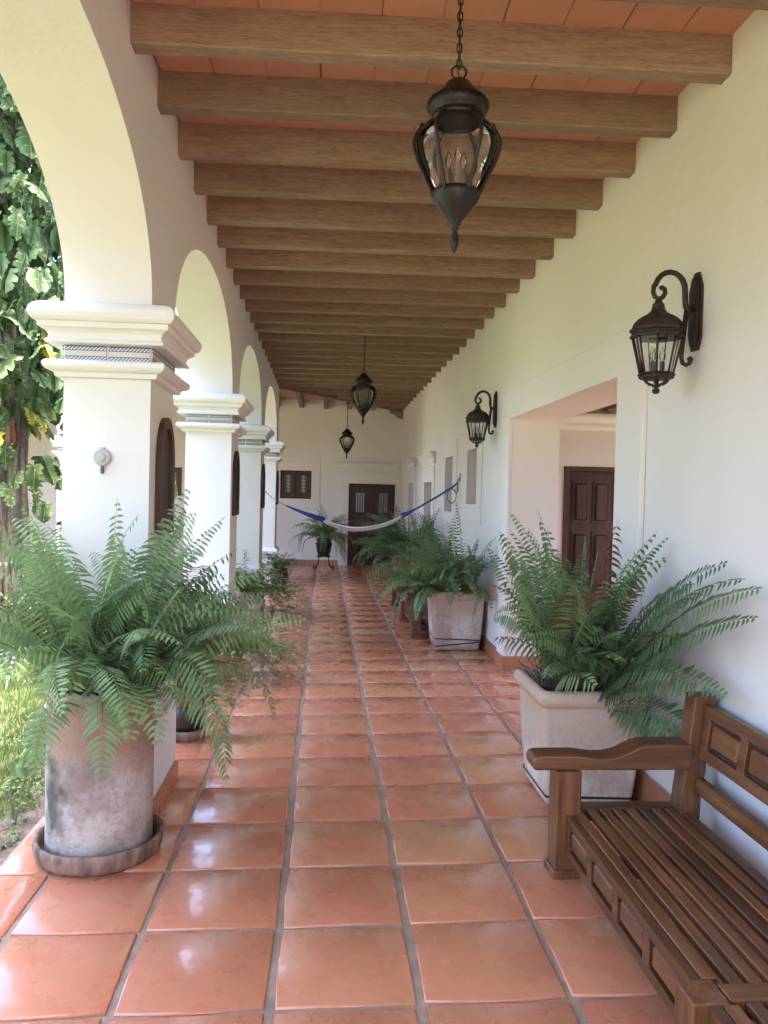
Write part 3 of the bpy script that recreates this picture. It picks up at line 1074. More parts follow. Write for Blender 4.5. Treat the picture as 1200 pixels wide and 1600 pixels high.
# the diagonal valley beam of the corner
D0, D1 = (XL, 16.05), (XR, YE)
while yr(k) < YE - 0.2:
    a, b_ = (XL - 0.06, yl(k)), (XR + 0.05, yr(k))
    if yl(k) > D0[1] - 0.1:
        # cut where it meets the valley
        t_ = (yr(k) - D0[1]) / (D1[1] - D0[1])
        xs = D0[0] + (D1[0] - D0[0]) * t_ + 0.1
        if xs > XR - 0.25:
            break
        a = (xs, yr(k))
    beam(*a, *b_)
    k += 1
beam(D0[0] - 0.1, D0[1], D1[0] + 0.05, D1[1] + 0.03)
for i in range(-12, 5):
    x = 1.55 - 0.62 * i if False else -0.55 + 0.60 * i
    if x > 1.5:
        continue
    ys_ = max(16.0, D0[1] + (D1[1] - D0[1]) * (x - D0[0]) / (D1[0] - D0[0]) + 0.1) if x > D0[0] else 16.3
    if 20.05 - ys_ > 0.3:
        beam(x, ys_, x, 20.05)
mts = MB().bbox(-0.145, 0.145, -0.30, 0.30, 0, 0.03, 0.004)
tiles_c = []
for s in range(3):
    rng = random.Random(s)
    jj = lambda: rng.uniform(-0.004, 0.004)
    t_ = MB().bbox(-0.146 + jj(), 0.145 + jj(), -0.303 + jj(), 0.303 + jj(), 0, 0.03, 0.005)
    tiles_c.append(t_.mesh('ceiling_tile', M['ceiling_tile']))
for k in range(-3, 12):
    for i in range(10):
        x = XL + 0.15 + 0.2935 * i
        y = yl(k) + (yr(k) - yl(k)) * (i + 0.5) / 10 + 0.355
        inst('ceiling_tile', random.choice(tiles_c), ceil, (x, y, ZD + random.uniform(0, .004)), (0, 0, -0.03 + random.uniform(-.006, .006)))
far = MB()
for k in range(12, 26):
    for i in range(10):
        x = XL + 0.15 + 0.2935 * i
        far.bbox(x - 0.144, x + 0.144, yl(k) + 0.06, yl(k) + 0.655, ZD, ZD + 0.03, 0.004)
for k in range(-10, -3):
    for i in range(10):
        x = XL + 0.15 + 0.2935 * i
        far.bbox(x - 0.144, x + 0.144, yl(k) + 0.06, yl(k) + 0.655, ZD, ZD + 0.03, 0.004)
o = far.build('ceiling_tile', M['ceiling_tile'], ceil)
o['kind'] = 'stuff'
# carved corbel under the end of the valley beam
cb = MB().prism([(0, 0), (0.34, 0), (0.34, -0.07), (0.22, -0.09), (0.14, -0.17), (0.05, -0.20), (0, -0.20)], 'y', -0.05, 0.05)
o = cb.build('corbel', M['beam'], ceil, (XR - 0.005, 19.80, ZB - 0.004))
o.rotation_euler = (0, 0, PI)

# ------------------------------------------------------------------ pendant lanterns
def make_pendant(label):
    """local origin = bottom of the finial; total height about 0.70"""
    t = thing('pendant_lantern', label, 'lantern', (0, 0, 0), 0, 'lanterns hanging from the ceiling beams')
    ir = M['iron']
    MB().lathe([(0.0, 0.0), (0.010, 0.012), (0.017, 0.04), (0.016, 0.075), (0.010, 0.095), (0.013, 0.10), (0.020, 0.108), (0.013, 0.116), (0.024, 0.124), (0.024, 0.130)], 20, flute=(0.02, 0.08, 0.10)).build('finial', ir, t)
    MB().lathe([(0.022, 0.131), (0.046, 0.168), (0.068, 0.200), (0.072, 0.206), (0.094, 0.240), (0.098, 0.262), (0.093, 0.270), (0.02, 0.268)], 24, flute=(0.14, 0.245, 0.06)).build('bottom_cup', ir, t)
    glass = [(0.088, 0.262), (0.104, 0.30), (0.128, 0.355), (0.150, 0.410), (0.163, 0.455), (0.165, 0.485), (0.158, 0.515), (0.140, 0.545), (0.116, 0.565), (0.095, 0.572)]
    MB().lathe(glass, 40).build('glass_globe', M['glass'], t)
    for i in range(6):
        a = 2 * PI * i / 6 - 0.12
        pts = [((r + 0.009) * math.cos(a), (r + 0.009) * math.sin(a), z) for (r, z) in glass]
        pts[-1] = (0.108 * math.cos(a), 0.108 * math.sin(a), 0.578)
        pts.insert(0, (0.090 * math.cos(a), 0.090 * math.sin(a), 0.25))
        MB().tube(pts, 0.0085, 7).build('rib', ir, t)
        q = MB().tube([(0.128 * math.cos(a), 0.128 * math.sin(a), 0.552), (0.147 * math.cos(a), 0.147 * math.sin(a), 0.566), (0.15 * math.cos(a), 0.15 * math.sin(a), 0.554)], 0.007, 6)
        q.build('scroll', ir, t)
    MB().lathe([(0.0, 0.575), (0.06, 0.566), (0.108, 0.572), (0.110, 0.590), (0.100, 0.602), (0.103, 0.612), (0.116, 0.622), (0.122, 0.642), (0.116, 0.662), (0.100, 0.676), (0.092, 0.682), (0.078, 0.702), (0.060, 0.722), (0.050, 0.740), (0.030, 0.756), (0.012, 0.762), (0.0, 0.762)], 48, flute=(0.62, 0.668, 0.05)).build('cap', ir, t)
    for i in range(3):
        a = 2 * PI * i / 3 + 0.5
        cx, cy = 0.035 * math.cos(a), 0.035 * math.sin(a)
        cd = MB().lathe([(0.0, 0.268), (0.012, 0.268), (0.0125, 0.370), (0.010, 0.374), (0.0, 0.374)], 10, cx, cy).build('candle', M['candle'], t)
        MB().lathe([(0.006, 0.374), (0.014, 0.395), (0.015, 0.412), (0.010, 0.435), (0.003, 0.455), (0.0, 0.458)], 10, cx, cy).build('bulb', M['pane'], cd)
    MB().torus((0, 0, 0.790), 0.030, 0.0045, 'y', 22, 6).build('ring', ir, t)
    link_me = MB().torus((0, 0, 0), 0.0125, 0.0036, 'y', 14, 5, 0.85, 1.65).mesh('link', ir)
    return t, link_me
def hang(t, link_me, z0, ztop):
    ch = bpy.data.objects.new('chain', None)
    col.objects.link(ch)
    ch.parent = t
    z = 0.815
    i = 0
    top = (ztop - z0) / 0.92
    while z < top - 0.02:
        inst('link', link_me, ch, (0, 0, z + 0.012), (0, 0, PI / 2 if i % 2 else 0))
        z += 0.0345
        i += 1
    MB().tube([(0.004, 0, 0.765), (-0.004, 0.003, 0.80), (0.003, -0.003, 0.86), (-0.003, 0.003, 1.0), (0.002, 0, top - 0.02)], 0.0028, 5).build('cable', M['iron'], ch)
    MB().lathe([(0.055, top - 0.004), (0.052, top - 0.018), (0.03, top - 0.028), (0.012, top - 0.034), (0.0, top - 0.034)], 20).build('canopy', M['iron'], t)
specs = [((0.507, 3.20), 2.835, 'largest and nearest black lantern with glass globe, hanging at the top of the picture'),
         ((0.507, 10.72), 2.775, 'middle one of the three hanging black glass lanterns'),
         ((0.513, 18.45), 2.645, 'smallest and farthest hanging black lantern, in front of the end wall')]
def beam_bottom_near(y):
    return ZB
for i, (xy, z, lb) in enumerate(specs):
    t, lm = make_pendant(lb)
    t.location = (xy[0], xy[1], z)
    t.scale = (1, 1, 0.92)
    # hangs from the deck or, where a beam is above it, from the beam
    on_beam = any(0 <= xy[1] - (yl(k) + (yr(k) - yl(k)) * 0.5) <= bw for k in range(-4, 30))
    hang(t, lm, z, (ZB if on_beam or i == 2 else ZD) - 0.001)

# ------------------------------------------------------------------ wall sconces
def oct_lathe(mb, prof, n=8, cx=0, cy=0, rot=PI / 8):
    b = len(mb.v)
    for (r, z) in prof:
        for i in range(n):
            a = 2 * PI * i / n + rot
            mb.v.append((cx + r * math.cos(a), cy + r * math.sin(a), z))
    for k_ in range(len(prof) - 1):
        for i in range(n):
            j = (i + 1) % n
            mb.face([b + k_ * n + i, b + k_ * n + j, b + (k_ + 1) * n + j, b + (k_ + 1) * n + i])
    return mb
def spiral(cx, cz, r0, r1, a0, a1, n=12):
    return [(cx + (r0 + (r1 - r0) * i / n) * math.cos(a0 + (a1 - a0) * i / n), 0, cz + (r0 + (r1 - r0) * i / n) * math.sin(a0 + (a1 - a0) * i / n)) for i in range(n + 1)]
def make_sconce(label):
    """local: wall plane x=0, lantern hangs at x=-0.20; z=0 at the ball finial's bottom"""
    t = thing('wall_lantern', label, 'wall lamp', (0, 0, 0), 0, 'bronze lanterns fixed to the house wall')
    ir = M['iron_rust']
    cx = -0.215
    # back plate: long lozenge-ended board with a raised centre
    pl = [(-0.035, 0.235), (0.035, 0.235), (0.062, 0.30), (0.062, 0.565), (0.045, 0.60), (0.022, 0.645), (-0.022, 0.645), (-0.045, 0.60), (-0.062, 0.565), (-0.062, 0.30)]
    m_ = MB().prism(pl, 'x', -0.016, -0.001)
    m_.prism([(y * 0.72, 0.44 + (z - 0.44) * 0.86) for (y, z) in pl], 'x', -0.030, -0.0162)
    m_.build('back_plate', ir, t)
    # arm: rises from the plate, curls over the lantern and ends in a scroll
    pts = [(-0.030, 0, 0.46), (-0.055, 0, 0.44), (-0.068, 0, 0.47), (-0.072, 0, 0.52)]
    pts += [(-0.155 + 0.083 * math.cos(a), 0, 0.545 + 0.098 * math.sin(a)) for a in [PI * q / 10 for q in range(1, 10)]]
    pts += [(-0.243, 0, 0.565), (-0.246, 0, 0.535), (-0.236, 0, 0.510), (-0.215, 0, 0.500), (-0.193, 0, 0.510), (-0.181, 0, 0.532), (-0.184, 0, 0.553), (-0.198, 0, 0.562), (-0.207, 0, 0.554)]
    MB().tube(pts, [0.016] * 6 + [0.0145] * 8 + [0.013] * 5 + [0.012, 0.012, 0.014, 0.015], 8).build('arm', ir, t)
    pts = [(-0.060, 0, 0.46), (-0.070, 0, 0.36), (-0.078, 0, 0.26), (-0.082, 0, 0.20), (-0.074, 0, 0.168), (-0.055, 0, 0.158), (-0.037, 0, 0.168), (-0.032, 0, 0.188), (-0.042, 0, 0.200)]
    MB().tube(pts, [0.014, 0.014, 0.013, 0.012, 0.012, 0.012, 0.012, 0.014, 0.015], 8).build('lower_scroll', ir, t)
    MB().lathe([(0.0, 0.495), (0.018, 0.492), (0.020, 0.480), (0.030, 0.474), (0.030, 0.462)], 12, cx).build('collar', ir, t)
    oct_lathe(MB(), [(0.030, 0.468), (0.036, 0.440), (0.060, 0.418), (0.098, 0.400), (0.122, 0.375), (0.132, 0.348), (0.143, 0.342), (0.143, 0.328), (0.133, 0.322), (0.133, 0.312), (0.142, 0.306), (0.140, 0.294), (0.118, 0.290), (0.05, 0.292)], cx=cx).build('hood', ir, t)
    r_t, r_b, z_t, z_b = 0.126, 0.083, 0.292, 0.108
    for i in range(8):
        a0, a1 = 2 * PI * i / 8 + PI / 8, 2 * PI * (i + 1) / 8 + PI / 8
        P0, P1 = (cx + r_b * math.cos(a0), r_b * math.sin(a0)), (cx + r_b * math.cos(a1), r_b * math.sin(a1))
        Q0, Q1 = (cx + r_t * math.cos(a0), r_t * math.sin(a0)), (cx + r_t * math.cos(a1), r_t * math.sin(a1))
        g = MB()
        s = 0.965
        def sh(p):
            return (cx + (p[0] - cx) * s, p[1] * s)
        for q, z in ((P0, z_b), (P1, z_b), (Q1, z_t), (Q0, z_t)):
            g.v.append((*sh(q), z))
        g.face([0, 1, 2, 3])
        g.build('glass_pane', M['pane'], t)
        MB().tube([(*P0, z_b - 0.003), (*Q0, z_t + 0.003)], 0.0055, 6).build('glazing_bar', ir, t)
        mid_b, mid_t = ((P0[0] + P1[0]) / 2, (P0[1] + P1[1]) / 2), ((Q0[0] + Q1[0]) / 2, (Q0[1] + Q1[1]) / 2)
        if i in (1, 3, 5, 7):
            MB().tube([(*mid_b, z_b - 0.002), (*mid_t, z_t + 0.002)], 0.003, 5).build('glazing_bar', ir, t)
    oct_lathe(MB(), [(0.0, 0.112), (0.080, 0.112), (0.092, 0.108), (0.098, 0.098), (0.090, 0.092), (0.090, 0.084), (0.082, 0.078), (0.0, 0.078)], cx=cx).build('base', ir, t)
    for i in range(6):
        a = 2 * PI * i / 6
        pts = [(cx + r * math.cos(a), r * math.sin(a), z) for (r, z) in ((0.066, 0.080), (0.060, 0.066), (0.040, 0.052), (0.020, 0.048), (0.014, 0.038))]
        MB().tube(pts, 0.0065, 6).build('foot_scroll', ir, t)
    MB().lathe([(0.008, 0.08), (0.009, 0.05), (0.020, 0.044), (0.016, 0.036), (0.010, 0.032), (0.017, 0.026), (0.0205, 0.016), (0.017, 0.006), (0.008, 0.001), (0.0, 0.0)], 16, cx).build('finial', ir, t)
    for (dx, dy) in ((-0.028, -0.012), (0.026, -0.010), (0.0, 0.028)):
        cd = MB().lathe([(0.013, 0.113), (0.0135, 0.168), (0.0, 0.170)], 10, cx + dx, dy).build('candle', M['candle'], t)
        MB().lathe([(0.007, 0.169), (0.016, 0.188), (0.0165, 0.205), (0.011, 0.228), (0.003, 0.246), (0.0, 0.248)], 10, cx + dx, dy).build('bulb', M['pane'], cd)
    return t
s1 = make_sconce('larger bronze wall lantern near the camera, beside the doorway')
s1.location = (XR, 4.05, 2.41)
dup(s1, (XR, 8.93, 2.405), label='smaller bronze wall lantern beyond the wide doorway')

# ------------------------------------------------------------------ benches
def make_bench(label, y0):
    """local: x as world X, y from near leg (0) to far leg (2.96), z from the floor"""
    t = thing('bench', label, 'bench', (0, y0, fz(1.4)), 0, 'long wooden benches along the house wall')
    L = 2.96
    bx, by, bz = M['bench_x'], M['bench_y'], M['bench_z']
    for i, y in enumerate((0.0, 1.43, L - 0.13)):
        top = 0.318 if i == 1 else 0.525
        MB().bbox(1.14, 1.262, y, y + 0.125, 0.045, top, 0.006).build('front_leg', bz, t)
        MB().bbox(1.128, 1.274, y - 0.012, y + 0.137, 0.0, 0.048, 0.006).build('foot', bz, t)
        # raked rear post
        m_ = MB()
        yy0, yy1 = y + 0.005, y + 0.115
        prof = [(1.745, 0.0), (1.845, 0.0), (1.86, 0.40), (1.925, 0.885), (1.815, 0.885), (1.755, 0.36)]
        if i == 1:
            prof = [(1.745, 0.0), (1.845, 0.0), (1.86, 0.40), (1.905, 0.60), (1.79, 0.60), (1.755, 0.36)]
        m_.prism(prof, 'y', yy0, yy1)
        bevel(m_.build('rear_post', bz, t), 0.006)
    for y in (0.0, L - 0.13):
        poly = [(1.030, 0.532), (1.022, 0.545), (1.020, 0.575), (1.032, 0.596), (1.06, 0.601), (1.24, 0.602), (1.28, 0.596), (1.34, 0.588), (1.40, 0.590), (1.45, 0.602), (1.50, 0.626), (1.54, 0.645), (1.575, 0.654), (1.81, 0.656), (1.79, 0.532)]
        m_ = MB().prism(poly, 'y', y - 0.01, y + 0.130)
        bevel(m_.build('armrest', bx, t), 0.009, 3)
    # front rail with raised panels
    for k, (ya, yb) in enumerate(((0.126, 1.429), (1.556, L - 0.131))):
        r = bpy.data.objects.new('front_rail', None)
        fr = MB()
        xf, xb = 1.188, 1.228
        z0, z1 = 0.125, 0.315
        n = 4
        stile = 0.055
        pw = (yb - ya - stile * (n + 1)) / n
        hs = [(ya + stile + i * (pw + stile), ya + stile + i * (pw + stile) + pw, z0 + 0.042, z1 - 0.042) for i in range(n)]
        wall_grid(fr, 'x', xf, xb - xf, ya, yb, z0, z1, hs)
        ro = bevel(weld(fr.build('front_rail', by, t)), 0.004)
        for (a, b_, c_, d_) in hs:
            MB().box(xf + 0.024, xf + 0.034, a - 0.002, b_ + 0.002, c_ - 0.002, d_ + 0.002).build('panel_back', M['niche_dark'], ro)
            MB().bbox(xf + 0.006, xf + 0.0235, a + 0.016, b_ - 0.014, c_ + 0.014, d_ - 0.014, 0.007).build('panel', by, ro)
    # seat: edge board, slats, cross rails
    MB().bbox(1.232, 1.282, 0.127, 1.428, 0.285, 0.318, 0.004).build('seat_slat', by, t)
    MB().bbox(1.232, 1.282, 1.557, L - 0.06, 0.285, 0.318, 0.004).build('seat_slat', by, t)
    n = 7
    for i in range(n):
        xa = 1.310 + i * 0.0655
        for (ya, yb) in ((0.03, 1.44), (1.53, L - 0.062)):
            MB().bbox(xa, xa + 0.046, ya, yb, 0.288, 0.319, 0.004).build('seat_slat', by, t)
    for ya in (-0.01, 1.442, L - 0.06):
        MB().bbox(1.266, 1.80, ya, ya + 0.086, 0.255, 0.3195, 0.004).build('seat_rail', bx, t)
    for ya in (0.70, 2.38):
        MB().bbox(1.235, 1.79, ya, ya + 0.08, 0.225, 0.286, 0.004).build('seat_support', bx, t)
    MB().bbox(1.768, 1.815, 0.12, L - 0.12, 0.25, 0.318, 0.004).build('rear_rail', by, t)
    # backrest: framed panels above, plain rail below, both leaning back like the posts
    def lean(o):
        th = math.atan2(0.06, 0.50)
        o.location = (1.79, 0, 0.32)
        o.rotation_euler = (0, th, 0)
        return o
    bk = MB()
    ya, yb = 0.116, L - 0.126
    z0, z1 = 0.275, 0.535
    n = 8
    stile = 0.060
    pw = (yb - ya - stile * (n + 1)) / n
    hs = [(ya + stile + i * (pw + stile), ya + stile + i * (pw + stile) + pw, z0 + 0.055, z1 - 0.058) for i in range(n)]
    wall_grid(bk, 'x', 0.012, 0.045, ya, yb, z0, z1, hs)
    bo = lean(bevel(weld(bk.build('backrest', by, t)), 0.005))
    for (a, b_, c_, d_) in hs:
        MB().box(0.036, 0.048, a - 0.002, b_ + 0.002, c_ - 0.002, d_ + 0.002).build('panel_back', M['niche_dark'], bo)
        MB().bbox(0.018, 0.0355, a + 0.020, b_ - 0.018, c_ + 0.018, d_ - 0.018, 0.008).build('panel', by, bo)
    lean(MB().bbox(0.015, 0.058, 0.116, L - 0.126, 0.105, 0.180, 0.006).build('back_rail', by, t))
    return t
b1 = make_bench('dark slatted wooden bench in the lower right corner, nearest the camera', 0.82)
dup(b1, (0, 9.82, fz(1.4)), label='far wooden bench half hidden behind the square pot and its fern')

# ------------------------------------------------------------------ pots
def round_pot(label):
    t = thing('round_pot', label, 'plant pot', (-1.10, 4.07, fz(-1.1) + 0.035))
    MB().lathe([(0.0, 0.0), (0.248, 0.0), (0.259, 0.02), (0.260, 0.35), (0.258, 0.70), (0.262, 0.80), (0.261, 0.822), (0.250, 0.834), (0.235, 0.828), (0.229, 0.805), (0.226, 0.70)], 56).build('body', M['pot_round'], t)
    MB().lathe([(0.2265, 0.745), (0.12, 0.76), (0.0, 0.77)], 24).build('soil', M['soil'], t)
    return t
round_pot('tall round weathered clay pot with dark stain, front left')
t = thing('saucer', 'wide clay saucer with dark drips under the tall round pot', 'saucer', (-1.10, 4.07, fz(-1.1) + 0.012))
MB().lathe([(0.0, 0.0), (0.288, 0.0), (0.308, 0.03), (0.318, 0.08), (0.316, 0.098), (0.304, 0.104), (0.292, 0.096), (0.288, 0.05), (0.284, 0.022), (0.0, 0.020)], 56).build('dish', M['saucer'], t)

def square_pot(label, loc, mat, strap=True, s=1.0, rz=0.0):
    """tapered square planter with rolled rim; local origin bottom centre; 0.68 m wide at the rim"""
    t = thing('square_planter', label, 'planter', loc, rz, None)
    def ring(hw, z, c):
        c = min(c, hw * 0.5)
        pts = []
        for (sx, sy) in ((-1, -1), (1, -1), (1, 1), (-1, 1)):
            a0 = math.atan2(sy, sx)
            for q in range(5):
                a = a0 - PI / 4 + PI / 2 * q / 4
                pts.append((sx * (hw - c) + c * math.cos(a) * 1.0, sy * (hw - c) + c * math.sin(a), z))
        return pts
    prof = [(0.235, 0.0, 0.03), (0.252, 0.012, 0.035), (0.262, 0.05, 0.035), (0.276, 0.18, 0.035), (0.288, 0.34, 0.035), (0.297, 0.50, 0.035), (0.300, 0.585, 0.035), (0.303, 0.595, 0.04), (0.318, 0.603, 0.045), (0.330, 0.622, 0.05), (0.338, 0.645, 0.05), (0.336, 0.668, 0.05), (0.322, 0.688, 0.05), (0.300, 0.696, 0.04), (0.285, 0.688, 0.03), (0.278, 0.64, 0.03), (0.272, 0.56, 0.03)]
    mb = MB()
    for (hw, z, c) in prof:
        mb.v += [(x * s, y * s, z_ * s) for (x, y, z_) in ring(hw, z, c)]
    for k_ in range(len(prof) - 1):
        for i in range(20):
            j = (i + 1) % 20
            mb.face([k_ * 20 + i, k_ * 20 + j, k_ * 20 + 20 + j, k_ * 20 + 20 + i], True)
    mb.face([19 - i for i in range(20)])
    o = mb.build('body', mat, t)
    md = o.modifiers.new('edges', 'EDGE_SPLIT')
    md.split_angle = math.radians(50)
    MB().box(-0.272 * s, 0.272 * s, -0.272 * s, 0.272 * s, 0.57 * s, 0.585 * s).build('soil', M['soil'], t)
    if strap:
        for (za, zb) in (((0.045, 0.10), (0.135, 0.12)) if strap == 2 else ((0.06, 0.045),)):
            mb = MB()
            for (zz, d) in ((0.0, 0.003), (0.014, 0.003)):
                hw = lambda z_: 0.252 + 0.010 * min(1, z_ / 0.05) + 0.014 * max(0, z_ - 0.05) / 0.13
                for (sx, sy, zc) in ((-1, -1, za), (1, -1, zb), (1, 1, zb), (-1, 1, za)):
                    h_ = hw(zc) + d - 0.008
                    mb.v += [((sx * h_ if True else 0) * s, (sy * (h_ + 0.010)) * s, (zc + zz) * s), ((sx * (h_ + 0.010)) * s, (sy * h_) * s, (zc + zz) * s)] if (sx * sy > 0) is False else [((sx * (h_ + 0.010)) * s, (sy * h_) * s, (zc + zz) * s), ((sx * h_) * s, (sy * (h_ + 0.010)) * s, (zc + zz) * s)]
            for i in range(8):
                j = (i + 1) % 8
                mb.face([i, j, 8 + j, 8 + i])
            mb.build('strap', M['black'], t)
    return t
P2 = (1.600, 4.74, fz(1.6) + 0.012)
P3 = (1.600, 9.33, fz(1.6) + 0.012)
square_pot('pale square clay planter beside the near end of the wooden bench', P2, M['pot_square'], True)
square_pot('pinkish square clay planter with two dark straps, beyond the doorway', P3, M['pot_square2'], 2)
square_pot('farthest square clay planter past the second bench', (1.52, 13.2, fz(1.5) + 0.012), M['pot_square2'], False)

# ------------------------------------------------------------------ ferns
def frond_mesh(base, az, el0, L, droop, rng, mat, bare=0.16, pw=0.062, twist=0.0, curl=0.0, n=30, keep=None, width=0.0105, gap=0.028):
    """a sword-fern frond: arching rachis with two rows of folded leaflets"""
    p = Vector(base)
    el = el0
    step = L / n
    pts, dirs = [p.copy()], []
    a = az
    for i in range(n):
        s = i / n
        d = Vector((math.cos(a) * math.cos(el), math.sin(a) * math.cos(el), math.sin(el)))
        dirs.append(d)
        p = p + d * step
        pts.append(p.copy())
        el -= droop * (0.35 + 1.5 * s) / n
        el = max(el, -1.45)
        a += curl / n
    dirs.append(dirs[-1])
    if keep and not all(keep(q) for q in pts[3:]):
        return None
    mb = MB()
    mb.tube(pts[::2] if n % 2 == 0 else pts, [0.0032 * (1 - 0.75 * i / (n / 2)) for i in range(n // 2 + 1)], 4, True, False)
    nstem = int(len(mb.f) * 0.6)
    side = Vector((-math.sin(az), math.cos(az), 0))
    sag0 = rng.choice((0.0, 0.05, 0.15, 0.35, 0.65))
    cnt = int(L * (1 - bare) / gap)
    tw = twist
    for i in range(cnt):
        s = bare + (1 - bare) * i / cnt
        x = s * n
        k = min(int(x), n - 1)
        q = pts[k].lerp(pts[k + 1], x - k)
        t = dirs[k]
        sd = side - t * side.dot(t)
        sd.normalize()
        nr = t.cross(sd)
        if nr.z < 0 and el0 > 0.3 and s < 0.5:
            pass
        ca, sa = math.cos(tw), math.sin(tw)
        sd2 = sd * ca + nr * sa
        nr2 = sd2.cross(t) * -1
        u = (s - bare) / (1 - bare)
        env = min(1.0, 0.45 + 2.6 * u) * (1 - max(0, u - 0.55) ** 1.5 / 0.45 ** 1.5 * 0.86)
        ln = pw * env * rng.uniform(0.86, 1.1)
        wd = width * (0.65 + 0.35 * env)
        for sg in (-1, 1):
            if rng.random() < 0.06:
                continue
            o_ = sd2 * sg
            sag = sag0 + rng.uniform(0.0, 0.40)
            fw = rng.uniform(0.14, 0.34)
            dirp = (o_ + t * fw - Vector((0, 0, 1)) * sag * 0.6).normalized()
            up = (nr2 + o_ * 0.1).normalized()
            wv = dirp.cross(up).normalized()
            b = len(mb.v)
            q0 = q + t * rng.uniform(-0.003, 0.003)
            m1 = q0 + dirp * ln * 0.30
            m2 = q0 + dirp * ln * 0.68 - Vector((0, 0, 1)) * ln * 0.07
            tp = q0 + dirp * ln - Vector((0, 0, 1)) * ln * (0.16 + 0.2 * sag)
            fold = up * wd * 0.22
            mb.v += [tuple(q0), tuple(m1 + wv * wd * 0.5 - fold), tuple(m1), tuple(m1 - wv * wd * 0.5 - fold),
                     tuple(m2 + wv * wd * 0.40 - fold), tuple(m2), tuple(m2 - wv * wd * 0.40 - fold), tuple(tp)]
            for f in ((0, 1, 2), (0, 2, 3), (1, 4, 5, 2), (2, 5, 6, 3), (4, 7, 5), (5, 7, 6)):
                mb.face([b + z for z in f], True)
    me = mb.mesh('frond', mat, fix=False)
    me.materials.append(M['stem'])
    for pi in range(nstem):
        me.polygons[pi].material_index = 1
    return me

def make_fern(label, loc, spread, nfr, Lr, seed, mats, keep, el=(0.75, 1.45), droop=(1.0, 2.4), az_bias=None, dry=60, extra=(), pw=0.06, width=0.0105, gap=0.028, bare=(0.10, 0.24), shape=None):
    t = thing('fern', label, 'fern', loc, 0, 'sword ferns growing in the clay pots')
    rng = random.Random(seed)
    L0 = Vector(loc)
    kp = (lambda q: keep(q + L0)) if keep else None
    made = tries = 0
    while made < nfr and tries < nfr * 12:
        tries += 1
        az = rng.uniform(0, 2 * PI) if not az_bias or rng.random() > az_bias[2] else rng.gauss(az_bias[0], az_bias[1])
        r = spread * math.sqrt(rng.random()) * 0.9
        ba = az + rng.gauss(0, 0.7)
        base = (r * math.cos(ba), r * math.sin(ba), 0.0)
        L = rng.uniform(*Lr)
        e = rng.uniform(*el)
        me = frond_mesh(base, az, e, L, rng.uniform(*droop) * (0.7 + 0.6 * (1.5 - e)) * rng.choice((0.5, 0.8, 1.0, 1.0, 1.5)), rng, M['dead_leaf' if rng.random() < 0.035 else rng.choice(mats)], rng.uniform(*bare), pw * rng.uniform(0.7, 1.2), rng.gauss(0, 0.7), rng.gauss(0, 0.6), 28, kp, width * rng.uniform(0.8, 1.15), gap * rng.uniform(0.85, 1.2))
        if me is None:
            continue
        inst('frond', me, t)
        made += 1
    for (az, e, L, dr, tw, r) in extra:
        me = frond_mesh((r * math.cos(az), r * math.sin(az), 0), az, e, L, dr, rng, M[mats[0]], 0.12, pw * 1.12, tw, 0.0, 28, None, width * 1.1, gap)
        inst('frond', me, t)
    mb = MB()
    for i in range(dry):
        az = rng.uniform(0, 2 * PI)
        r = spread * math.sqrt(rng.random()) * 0.95
        e = rng.uniform(0.2, 1.4)
        L = rng.uniform(0.12, 0.42)
        p = Vector((r * math.cos(az), r * math.sin(az), -0.03))
        a2 = az + rng.gauss(0, 1.0)
        ps = [p]
        for k_ in range(4):
            d = Vector((math.cos(a2) * math.cos(e), math.sin(a2) * math.cos(e), math.sin(e)))
            p = p + d * L / 4
            ps.append(p)
            e -= rng.uniform(0.0, 0.4)
        if all(((keep is None) or keep(q + L0)) and (math.hypot(q.x, q.y) < spread * 1.05 or q.z > 0.10) for q in ps):
            mb.tube([tuple(q) for q in ps], 0.0026, 3, False, False)
    o = mb.build('dry_stems', M['stem'], t, fix=False)
    o['kind'] = 'stuff'
    return t

def free(q):
    if q.x > XR - 0.02 or q.z < 0.03:
        return False
    for k_ in range(-1, 4):
        y0 = CY0 + CPIT * k_
        if XO - 0.06 < q.x < XL + 0.06 and y0 - 0.06 < q.y < y0 + CTH + 0.06:
            return False
    if q.y > YE - 0.03:
        return False
    if 1.10 < q.x and q.z < 0.62 and (0.8 < q.y < 3.85 or 9.75 < q.y < 12.9):
        return False
    return True
def free_left(q):
    return free(q) and q.y > 2.9 and not (q.z < 0.95 and q.x < -1.25) and q.z > 0.68
def free_right(q):
    return free_cam(q) and q.x > 1.02 and q.z > 0.45
def free_cam(q):
    return free(q) and q.y > 2.3 and not (q.y < 3.0 and q.z > 1.2)

